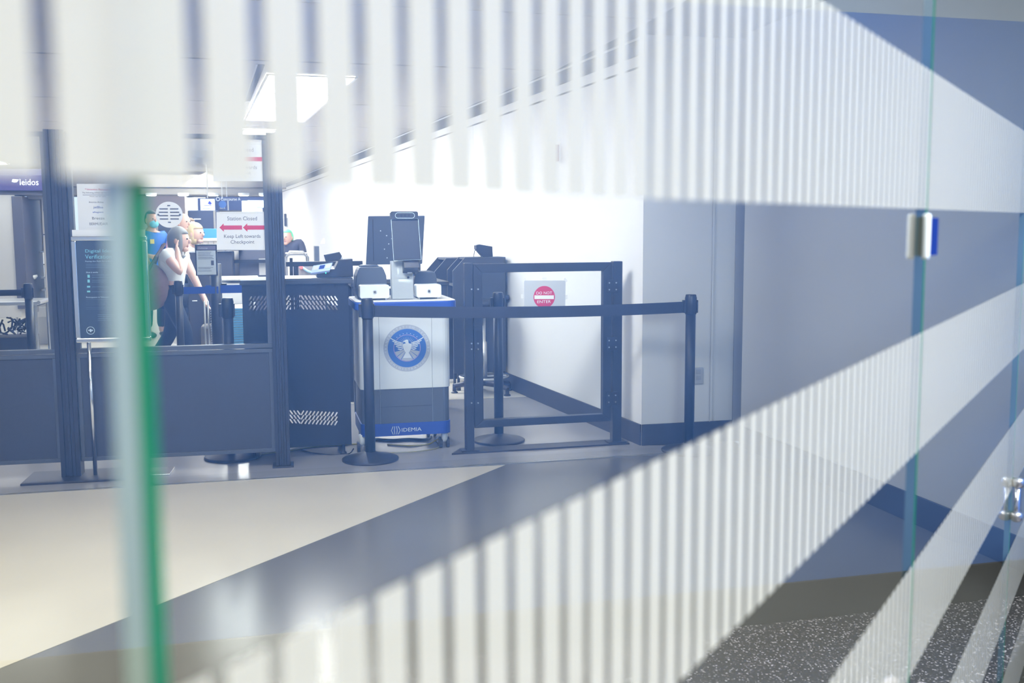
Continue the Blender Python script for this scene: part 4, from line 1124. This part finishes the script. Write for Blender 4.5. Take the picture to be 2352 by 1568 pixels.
def stack(x0, x1, ytop, ybot, Y, n, label):
    P0 = at((x0 + x1) / 2, ybot, Y); pl = PL((P0.x, P0.y), AX); f = pl.uz
    a, b = f(x0, ybot)[0], f(x1, ybot)[0]; z0_ = f((x0 + x1) / 2, ybot)[1]; z1_ = f((x0 + x1) / 2, ytop)[1]; h = (z1_ - z0_) / n
    proto = None; B_ = None
    for k in range(n):
        if proto is None:
            proto = thing('security_bin', label + ', the lowest one', 'bin', (P0.x, P0.y, z0_), pl.rz, 'stacked security bins')
            B('bin_rim', (a, 0, h * .45), (b, .5, h * .92), M_whitep, proto, .003)
            B('bin_tub', (a + .07, -.004, 0), (b - .02, .48, h * .7), mat('blue_tub', (.12, .36, .62), .5), proto)
        else:
            c = copy_tree(proto); c.location.z = z0_ + h * k; c['label'] = label + ', %s from the top' % ORD[n - 1 - k] if k < n - 1 else label + ', the topmost one'
    return pl, f, z1_


stack(486, 566, 707, 796, 8.95, 16, 'white and blue security bin in the stack behind the pane')
t, g, pl = rect_thing('conveyor_end', 'white conveyor end unit below the blue belt', 'machine', 484, 650, 563, 702, 9.55, .5, M_whitep, 'shell', .02)
B('shell_lip', (g(484, 0)[0] - .03, -.03, g(0, 652)[1]), (g(563, 0)[0] + .03, .5, g(0, 646)[1]), M_whitep, t, .01)
B('support', (g(484, 0)[0], .05, -t.location.z + .003), (g(563, 0)[0], .45, 0), M_greyp, t)
t, g, pl = rect_thing('suitcase_handle', 'pale telescopic suitcase in front of the black sign post', 'suitcase', 441, 690, 453, 692, 9.2, .02, M_whitep, 'grip')
zz = t.location.z
for x in (442.5, 451): u = g(x, 0)[0]; bm = new(); tube(bm, [(u, .01, -zz + .35), (u, .01, 0)], .008, 8); obj('tube', bm, M_whitep, t)
B('case', (g(430, 0)[0], .04, -zz + .05), (g(464, 0)[0], .28, -zz + .55), mat('taupe_case', (.35, .31, .28), .6), t, .03)
for x in (434, 460): u = g(x, 0)[0]; bm = new(); tube(bm, [(u, .16, -zz + .03), (u + .02, .16, -zz + .03)], .027, 10); obj('wheel', bm, M_devd, t)

t, g, pl = rect_thing('counter', 'long black checkpoint counter behind the framed sign', 'counter', 432, 579, 533, 652, 10.2, .6, mat('dark_counter', (.05, .05, .065), .5), 'front', zmin=.02)
B('counter_top', (g(430, 0)[0], -.04, g(0, 580)[1]), (g(535, 0)[0], .64, g(0, 577)[1]), M_devd, t)
t, g, pl = rect_thing('column', 'slim beige column behind the closed notice', 'column', 534, 560, 550, 650, 10.95, .18, mat('beige_column', (.46, .42, .37), .7), 'shaft', zmin=0)
B('shaft_cap', (g(534, 0)[0] - .02, -.02, g(0, 562)[1]), (g(550, 0)[0] + .02, .2, g(0, 560)[1]), M_beige, t)
t, g, pl = rect_thing('xray_machine', 'big dark inspection machine behind the closed notice', 'machine', 551, 570, 625, 655, 10.8, 1.0, mat('machine_dark', (.085, .08, .095), .5, noise=.1), 'housing', zmin=.1)
B('rail', (g(500, 0)[0], -.06, g(0, 610)[1]), (g(625, 0)[0], -.02, g(0, 602)[1]), M_devd, t)
B('tunnel_curtain', (g(575, 0)[0], -.015, g(0, 640)[1]), (g(605, 0)[0], 0, g(0, 600)[1]), M_greyp, t)
for x in (556, 618): B('machine_foot', (g(x, 0)[0] - .04, .1, -.095), (g(x, 0)[0] + .04, .9, 0), M_devd, t)

# far side: counters, concourse sign, displays
t, g, pl = rect_thing('bin_counter', 'long white slatted counter with trays far across the hall', 'counter', 425, 553, 612, 577, 13.5, .6, mat('slat_white', (.66, .65, .63), .6), 'front', zmin=.02)
B('counter_top', (g(425, 0)[0], -.05, g(0, 556)[1]), (g(612, 0)[0], .6, g(0, 550)[1]), M_whitep, t)
for k in range(14): u = g(430 + 13 * k, 0)[0]; B('slat_gap', (u, -.004, .4), (u + .012, 0, g(0, 558)[1]), M_greyp, t)
rect_thing('blue_bench', 'bright blue desk front far behind the blonde woman', 'desk', 438, 525, 500, 549, 15, .6, mat('blue_desk', (.06, .26, .58), .6), 'front', zmin=.02)
rect_thing('blue_bench', 'blue desk front half hidden by the closed notice', 'desk', 503, 522, 600, 548, 16.2, .6, mat('blue_desk', (.06, .26, .58), .6), 'front', zmin=.02)
t, g, pl = rect_thing('dark_booth', 'dark glazed booth at the far side of the hall', 'booth', 434, 483, 500, 528, 17, .8, mat('dark_booth', (.055, .06, .10), .4), 'booth_front', zmin=.02)
B('booth_edge', (g(472, 0)[0], -.03, .6), (g(477, 0)[0], 0, g(0, 484)[1]), M_beige, t)
a, b = g(446, 504), g(461, 502); B('lit_strip', (a[0], -.03, a[1]), (b[0], 0, b[1]), M_white_lit, t)
t, g, pl = rect_thing('hanging_sign', 'dark hanging sign reading Concourse A', 'sign', 496, 452, 640, 483, 18, .15, M_navy, 'sign_box')
a, b = g(507, 460.5), g(552, 453.5); text_fit('lettering', 'Concourse A', M_whitep, t, a[0], b[0], a[1], b[1], -.004)
c_ = g(500.5, 457); bm = new(); tube(bm, [(c_[0] + .03 * math.cos(R(q)), -.004, c_[1] + .03 * math.sin(R(q))) for q in range(0, 360, 30)], .006, 5, True); obj('pin_mark', bm, M_whitep, t)
c_ = g(511, 469); PR('gate_disc', disc_poly(.065, 24, c_), -.006, 0, mat('gate_blue', (.06, .14, .42), .5), t)
a, b = g(505, 479.5), g(517, 476); text_fit('lettering', 'GATE', M_whitep, t, a[0], b[0], a[1], b[1], -.004)
a, b = g(523, 483), g(525, 461); B('divider', (a[0], -.006, a[1]), (b[0], 0, b[1]), M_greyp, t)
for x in (503, 604): B('hanger', (g(x, 0)[0], .06, g(0, 452)[1]), (g(x, 0)[0] + .02, .09, CEIL - t.location.z), M_greyp, t)
for x0, y0, x1, y1, l_ in ((556, 461, 585, 489, 'white lit window just right of the Concourse A lettering'), (587, 461, 613, 474, 'white lit window at the far right of the hanging sign')):
    tt, g2, _ = rect_thing('lit_window', l_, 'window', x0, y0, x1, y1, 17.4, .05, M_white_lit, 'lit_pane')
    B('window_frame', (g2(x0, 0)[0] - .02, .01, -.02), (g2(x1, 0)[0] + .02, .06, g2(0, y0)[1] + .02), M_whitep, tt)
t, g, pl = rect_thing('info_display', 'lit white display with blue figure left of the concourse sign', 'display', 455, 455, 495, 484, 17.6, .1, M_navy, 'bezel')
a, b = g(461, 483), g(493, 457); B('screen', (a[0], -.004, a[1]), (b[0], 0, b[1]), M_white_lit, t)
mb = mat('display_blue', (.05, .06, .5), .5)
for q in ([g(477, 468), g(480, 461), g(484, 463), g(487, 468), g(483, 470)], [g(468, 471), g(486, 470.4), g(486, 471.8), g(468, 472.4)], [g(466, 479), g(484, 479), g(484, 480), g(466, 480)]): PR('blue_figure', q, -.006, -.004, mb, t)
for x in (458, 492): B('hanger', (g(x, 0)[0], .04, g(0, 455)[1]), (g(x, 0)[0] + .02, .07, CEIL - t.location.z), M_greyp, t)
tt, g2, _ = rect_thing('lit_window', 'tall white lit window left of the blue figure display', 'window', 427, 454, 452, 484, 18.4, .05, M_white_lit, 'lit_pane')
B('window_frame', (g2(427, 0)[0] - .02, .01, -.02), (g2(452, 0)[0] + .02, .06, g2(0, 454)[1] + .02), M_whitep, tt)
t, g, pl = rect_thing('soffit_beam', 'beige ceiling beam with round downlights across the hall', 'beam', -200, 428, 645, 446, 19, .6, mat('beam_beige', (.27, .245, .215), .8), 'beam_face', zmin=None)
B('beam_lip', (g(-200, 0)[0], -.02, g(0, 429)[1]), (g(645, 0)[0], .02, g(0, 427.5)[1]), M_devd, t)
B('beam_cheek', (g(-200, 0)[0], .05, g(0, 428)[1]), (g(645, 0)[0], .6, CEIL - t.location.z), M_beige, t)
zz = t.location.z
for x, l_ in ((347, 'lit downlight under the beige beam, above the officer in blue'), (421, 'lit downlight under the beige beam, above the round speech disc'), (490, 'lit downlight under the beam, above the blue figure display'), (560, 'lit downlight under the beam, above the Concourse A lettering'), (607, 'lit downlight under the beam, nearest the right partition post')):
    P0 = at(x, 449.5, 18.8)
    tt = thing('downlight', l_, 'light', (P0.x, P0.y, P0.z), 0, 'downlights under the beam')
    bm = new(); lathe(bm, [(.085, 0), (.085, .04)], 20); obj('lamp_face', bm, mat('warm_lamp', (1, .97, .86), .5, emit=7), tt)
    bm = new(); lathe(bm, [(.1, .005), (.1, .05)], 20); obj('trim_ring', bm, M_whitep, tt)
rect_thing('hall_pier', 'pinkish beige pier behind the officer', 'pier', 318, 450, 424, 540, 20, .6, mat('pink_beige', (.50, .42, .41), .7), 'pier_face', zmin=0)
rect_thing('hall_pier', 'dark pier standing behind the speech disc', 'pier', 364, 500, 392, 545, 13.9, .4, mat('dark_pier', (.07, .075, .09), .6), 'pier_face', zmin=0)
for x0, x1, l_ in ((424, 448, 'bluish louvred window high behind the green edge gap'), (556, 574, 'bluish louvred window high behind the upper notice')):
    P0 = at((x0 + x1) / 2, 426, 18.5)
rect_thing('wall_panel', 'pale lit panel behind the airline notice', 'display', 164, 452, 190, 700, 13, .1, mat('pale_lit', (.75, .85, .9), .5, emit=.5), 'glow_panel', zmin=.3)

# small items by the white wall behind the passport reader
P0 = at(682, 605, 11.0); pl = PL((P0.x, P0.y), AX); f = pl.uz
t = thing('hand_cart', 'chrome framed hand cart behind the passport reader', 'cart', (P0.x, P0.y, 0), pl.rz)
a, b = f(656, 600), f(707, 600); zt = f(680, 578)[1]
bm = new(); tube(bm, [(a[0], 0, .08), (a[0], 0, zt - .06), (a[0] + .05, 0, zt), (b[0] - .05, 0, zt), (b[0], 0, zt - .06), (b[0], 0, .08)], .014, 8); obj('hoop', bm, M_steel, t, smooth=True)
bm = new(); tube(bm, [(a[0], 0, f(0, 588)[1]), (b[0], 0, f(0, 588)[1])], .01, 8); obj('cross_bar', bm, M_steel, t)
B('cart_panel', (a[0] + .02, .01, .3), (b[0] - .02, .03, f(0, 589)[1]), M_whitep, t)
B('deck', (a[0] - .02, 0, .08), (b[0] + .02, .7, .11), M_steel, t)
for u in (a[0] + .03, b[0] - .03):
    for y in (.06, .62): bm = new(); tube(bm, [(u - .015, y, .04), (u + .015, y, .04)], .04, 12); obj('wheel', bm, M_devd, t)
t, g, pl = rect_thing('thin_display', 'thin dark display seen edge on by the white wall', 'display', 724, 565, 733, 602, 10.9, .3, M_dev, 'display_edge')
PR('slanted_top', [(g(724, 0)[0], g(0, 565)[1]), (g(733, 0)[0], g(0, 565)[1]), (g(731.5, 0)[0], g(0, 552)[1])], 0, .25, M_greyp, t)
B('display_stand', (g(725, 0)[0], .05, -t.location.z + .003), (g(732, 0)[0], .2, 0), M_devd, t)
t, g, pl = rect_thing('slim_door', 'white door with dark handle at the far end of the white wall', 'door', 640, 500, 662, 545, 16.5, .06, M_wallr, 'door_leaf', zmin=0.003)
a = g(656, 519); B('handle', (a[0] - .02, -.03, a[1]), (a[0] + .02, 0, a[1] + .2), M_devd, t)
t, g, pl = rect_thing('xray_hood', 'grey slanted machine hood behind the passport reader', 'machine', 668, 609, 745, 640, 9.9, .7, mat('hood_grey', (.30, .28, .28), .5), 'hood', zmin=.5)
bm = new(); tube(bm, [(g(676, 0)[0], -.01, g(0, 622)[1]), (g(690, 0)[0], -.02, g(0, 632)[1]), (g(712, 0)[0], -.01, g(0, 639)[1])], .012, 8); obj('blue_hose', bm, mat('pale_blue_hose', (.35, .6, .8), .4), t)['label'] = 'pale blue hose'
bm = new(); ell(bm, (g(675, 0)[0], -.02, g(0, 622)[1]), (.018, .018, .018), 10, 8); obj('red_light', bm, mat('red_lamp', (1, .12, .12), .4, emit=2), t)
B('hood_base', (g(668, 0)[0], .05, .003 - .5), (g(745, 0)[0], .65, 0), M_greyp, t)

# ------------------------------------------------------------------ people
M_skin = mat('skin', (.55, .33, .24), .55); M_skinp = mat('pale_skin', (.66, .42, .33), .55)


def skin(name, pts, edges, m, parent, root, sub=1):
    me = bpy.data.meshes.new(name); keys = list(pts); ix = {k: i for i, k in enumerate(keys)}
    me.from_pydata([pts[k][0] for k in keys], [(ix[a], ix[b]) for a, b in edges], [])
    o = bpy.data.objects.new(name, me); COL.objects.link(o); me.materials.append(m)
    if not me.skin_vertices: me.attributes.new('x', 'FLOAT', 'POINT')
    o.modifiers.new('skin', 'SKIN'); bpy.context.view_layer.update()
    sv = me.skin_vertices[0].data
    for k in keys:
        r = pts[k][1]; sv[ix[k]].radius = (r, r) if not isinstance(r, tuple) else r; sv[ix[k]].use_root = (k == root)
    s_ = o.modifiers.new('smooth', 'SUBSURF'); s_.levels = sub; s_.render_levels = sub
    ev = o.evaluated_get(bpy.context.evaluated_depsgraph_get()); m2 = bpy.data.meshes.new_from_object(ev)
    m2.materials.clear(); m2.materials.append(m)
    for p in m2.polygons: p.use_smooth = True
    o.modifiers.clear(); o.data = m2; o.name = name
    if parent: o.parent = parent
    return o


def person(label, loc, rz, J, top, legs, hair, skinm=M_skin, scale=1.0, sleeve=.55, hairlen=0, mask=None, fringe=-.25):
    """J overrides joints of a standing figure (x side, -y forward, z up)."""
    j = {'pel': (0, 0, .95), 'spi': (0, .01, 1.12), 'che': (0, .01, 1.32), 'nec': (0, 0, 1.46), 'hea': (0, -.02, 1.60)}
    for s, n in ((-1, 'L'), (1, 'R')):
        j.update({'sh' + n: (s * .18, .01, 1.40), 'el' + n: (s * .23, .02, 1.12), 'wr' + n: (s * .24, -.06, .88), 'hi' + n: (s * .09, 0, .90), 'kn' + n: (s * .10, -.02, .50), 'an' + n: (s * .10, .02, .09), 'to' + n: (s * .11, -.14, .035)})
    j.update(J); j = {k: Vector(v) * scale for k, v in j.items()}
    S_ = scale
    t = thing('person', label, 'person', loc, rz)
    rad = {'pel': .10, 'spi': .10, 'che': .11, 'nec': .052, 'sh': .058, 'el': .042, 'wr': .028, 'hi': .085, 'kn': .056, 'an': .040, 'to': .035}
    pts = {}
    for k, v in j.items():
        if k == 'hea': continue
        pts[k] = (tuple(v), rad[k if k in rad else k[:2]] * S_)
    hd = j['hea'] - j['nec']; pts['skb'] = (tuple(j['nec'] + hd * .55), .056 * S_)
    E_ = [('pel', 'spi'), ('spi', 'che'), ('che', 'nec'), ('nec', 'skb')]
    for n in 'LR':
        E_ += [('che', 'sh' + n), ('sh' + n, 'el' + n), ('el' + n, 'wr' + n), ('pel', 'hi' + n), ('hi' + n, 'kn' + n), ('kn' + n, 'an' + n), ('an' + n, 'to' + n)]
        d = (j['wr' + n] - j['el' + n]).normalized(); sd_ = d.cross(Vector((0, 1, 0)))
        if sd_.length < .1: sd_ = d.cross(Vector((1, 0, 0)))
        sd_.normalize(); pal = j['wr' + n] + d * .05 * S_; pts['pa' + n] = (tuple(pal), .030 * S_); E_.append(('wr' + n, 'pa' + n))
        cu = d.cross(sd_)
        for q, (off, ln) in enumerate(((-.03, .062), (-.012, .078), (.006, .08), (.024, .07))):
            a = pal + (d * .045 + sd_ * off) * S_; b = a + (d * ln * .8 + cu * .03) * S_
            pts['f%d%s' % (q, n)] = (tuple(a), .0095 * S_); pts['g%d%s' % (q, n)] = (tuple(b), .008 * S_); E_ += [('pa' + n, 'f%d%s' % (q, n)), ('f%d%s' % (q, n), 'g%d%s' % (q, n))]
        a = pal + (sd_ * -.04 + d * .015) * S_; b = a + (d * .045 - sd_ * .012 + cu * .015) * S_
        pts['t' + n] = (tuple(a), .011 * S_); pts['u' + n] = (tuple(b), .009 * S_); E_ += [('pa' + n, 't' + n), ('t' + n, 'u' + n)]
    body = skin('body', pts, E_, skinm, t, 'pel')
    # head with face joined into the body mesh
    bm = new(); bm.from_mesh(body.data)
    q = hd.to_track_quat('Z', 'Y'); hm = Matrix.Translation(j['hea']) @ (q.to_matrix().to_4x4() if False else Matrix.Identity(4))
    ell(bm, (0, 0, 0), (.076 * S_, .095 * S_, .118 * S_), 20, 14, hm)
    ell(bm, (0, -.096 * S_, -.012 * S_), (.014 * S_, .022 * S_, .024 * S_), 10, 8, hm); ell(bm, (0, -.055 * S_, -.085 * S_), (.04 * S_, .035 * S_, .03 * S_), 12, 8, hm)
    for s in (-1, 1): ell(bm, (s * .078 * S_, .005 * S_, -.01 * S_), (.012 * S_, .02 * S_, .032 * S_), 10, 8, hm)
    bm.to_mesh(body.data); bm.free()
    for p in body.data.polygons: p.use_smooth = True
    bm = new()
    for s in (-1, 1): ell(bm, (s * .030 * S_, -.088 * S_, .012 * S_), (.011 * S_, .008 * S_, .008 * S_), 10, 8, hm)
    obj('eyes', bm, M_devd, t, smooth=True)
    bm = new(); ell(bm, (0, -.083 * S_, -.058 * S_), (.024 * S_, .010 * S_, .007 * S_), 10, 8, hm); obj('mouth', bm, mat('lips', (.42, .17, .15), .5), t, smooth=True)
    if hair:
        bm = new(); bmesh.ops.create_uvsphere(bm, u_segments=20, v_segments=14, radius=1)
        dl = [v for v in bm.verts if (v.co.y < fringe and v.co.z < (.45 if fringe > -.3 else .25)) or v.co.z < -.55 - hairlen]
        bmesh.ops.delete(bm, geom=dl, context='VERTS')
        for v in bm.verts: v.co = Vector((v.co.x * .086, v.co.y * .106 + .006, v.co.z * (.128 if v.co.z > 0 else .128 + hairlen * .12) + .006)) * S_
        bmesh.ops.transform(bm, matrix=hm, verts=bm.verts[:]); h_ = obj('hair', bm, hair, t, smooth=True)
        m_ = h_.modifiers.new('thick', 'SOLIDIFY'); m_.thickness = .008
    if mask:
        bm = new(); ell(bm, (0, -.062 * S_, -.055 * S_), (.064 * S_, .055 * S_, .055 * S_), 14, 10, hm); obj('face_mask', bm, mask, t, smooth=True)
    # shirt
    P_ = {k: pts[k] for k in ('pel', 'spi', 'che')}
    P_ = {k: (v[0], v[1] * 1.22) for k, v in P_.items()}; P_['nk'] = (tuple(j['nec'].lerp(j['che'], .35)), .075 * S_); P_['hem'] = (tuple(j['pel'] + Vector((0, 0, -.06 * S_))), .135 * S_)
    E_ = [('hem', 'pel'), ('pel', 'spi'), ('spi', 'che'), ('che', 'nk')]
    for n in 'LR':
        P_['sh' + n] = (pts['sh' + n][0], .075 * S_); e = j['sh' + n].lerp(j['el' + n], min(sleeve, 1)); P_['el' + n] = (tuple(e), .060 * S_); E_ += [('che', 'sh' + n), ('sh' + n, 'el' + n)]
        if sleeve > 1: P_['wr' + n] = (tuple(j['el' + n].lerp(j['wr' + n], .92)), .043 * S_); E_.append(('el' + n, 'wr' + n))
    skin('shirt', P_, E_, top, t, 'che')
    P_ = {'pel': (pts['pel'][0], .125 * S_)}; E_ = []
    for n in 'LR':
        P_['hi' + n] = (pts['hi' + n][0], .10 * S_); P_['kn' + n] = (pts['kn' + n][0], .072 * S_); P_['an' + n] = (tuple(j['an' + n] + Vector((0, 0, .03))), .062 * S_)
        E_ += [('pel', 'hi' + n), ('hi' + n, 'kn' + n), ('kn' + n, 'an' + n)]
    skin('trousers', P_, E_, legs, t, 'pel')
    for n in 'LR':
        bm = new(); c_ = (j['an' + n] + j['to' + n]) / 2; ell(bm, (0, 0, 0), (.048 * S_, .125 * S_, .045 * S_), 12, 8, Matrix.Translation((c_.x, c_.y, .045 * S_))); obj('shoe', bm, M_devd, t, smooth=True)
    return t, j


def gp(x, y, Y): v = at(x, y, Y); return Vector((v.x, v.y, 0))


M_hairg = mat('grey_brown_hair', (.20, .20, .19), .6); M_hairb = mat('blond_hair', (.60, .46, .26), .6); M_hairk = mat('black_hair', (.03, .025, .025), .6); M_hairbr = mat('brown_hair', (.18, .12, .07), .6)
navy = mat('navy_trousers', (.016, .024, .045), .9); tee = mat('white_tee', (.70, .71, .70), .8, noise=.06)
t, j = person('woman in white tee with brown shoulder bag, hand raised to her face', gp(398, 640, 9.25), R(90),
              {'pel': (0, .02, .90), 'spi': (0, 0, 1.04), 'che': (0, -.01, 1.20), 'nec': (0, -.03, 1.30), 'hea': (0, -.07, 1.385), 'shL': (-.17, .0, 1.25), 'shR': (.17, -.04, 1.25), 'elL': (-.22, -.15, 1.07), 'wrL': (-.13, -.10, 1.24),
               'elR': (.15, -.15, 1.02), 'wrR': (.12, -.25, .82), 'hiL': (-.09, .02, .86), 'hiR': (.09, .02, .86), 'knL': (-.1, -.14, .50), 'anL': (-.1, -.10, .10), 'toL': (-.1, -.25, .04), 'knR': (.1, .08, .48), 'anR': (.1, .30, .14), 'toR': (.1, .17, .05)}, tee, navy, M_hairg, M_skinp, .97, .45, .6, None, -.62)
bm = new(); ell(bm, (0, 0, 0), (.10, .20, .23), 20, 14, Matrix.Translation((-.14, .19, .93)) @ Matrix.Rotation(R(-20), 4, 'X')); bag = tag(obj('shoulder_bag', bm, mat('brown_canvas', (.20, .13, .105), .8, noise=.2, nscale=40), smooth=True), 'brown canvas bag hanging from the shoulder of the woman in white', 'bag')
bag.location = t.location; bag.rotation_euler = t.rotation_euler
bm = new(); tube(bm, [(-.23, .14, 1.08), (-.255, .06, 1.20), (-.19, .0, 1.31), (-.10, .05, 1.30), (-.08, .15, 1.10)], .013, 6); obj('strap', bm, mat('brown_strap', (.16, .11, .09), .8), bag)
t, j = person('officer in blue uniform shirt and teal face mask', gp(352, 640, 13.6), R(50),
              {'elL': (-.27, .05, 1.16), 'wrL': (-.16, -.2, 1.12), 'elR': (.26, .0, 1.14), 'wrR': (.12, -.22, 1.10)}, mat('officer_blue', (.03, .13, .45), .7, noise=.06), navy, M_hairk, M_skin, 1.0, 1.2, 0, mat('teal_mask', (.16, .48, .58), .7))
bm = new(); box(bm, (-.10, -.135, 1.28), (-.04, -.125, 1.34)); obj('badge', bm, M_yellow, t)
person('balding man in pink shirt behind the blonde woman', gp(425, 640, 12.9), R(60), {}, mat('pink_shirt', (.70, .34, .42), .8), navy, None, M_skinp, .97, 1.2)
person('brown-haired woman looking out past the blonde woman', gp(440, 640, 14.6), R(60), {}, mat('dark_top', (.05, .05, .07), .8), navy, M_hairbr, M_skinp, .95, 1.2, .5)
person('blonde woman bending forward behind the woman in white', gp(427, 640, 11.4), R(70), {'che': (0, -.06, 1.26), 'nec': (0, -.12, 1.36), 'hea': (0, -.17, 1.465)}, mat('white_blouse', (.72, .72, .72), .8), navy, M_hairb, M_skinp, .96, 1.1, .3, None, -.55)
person('small figure in dark clothes and light green cap by the white wall', gp(668, 590, 14.5), R(-20), {'che': (0, -.04, 1.24), 'nec': (0, -.06, 1.34), 'hea': (0, -.08, 1.45)}, mat('dark_clothes', (.05, .05, .07), .8), mat('dark_clothes', (.05, .05, .07), .8), mat('green_cap', (.15, .75, .35), .7), M_skin, .93, 1.2)
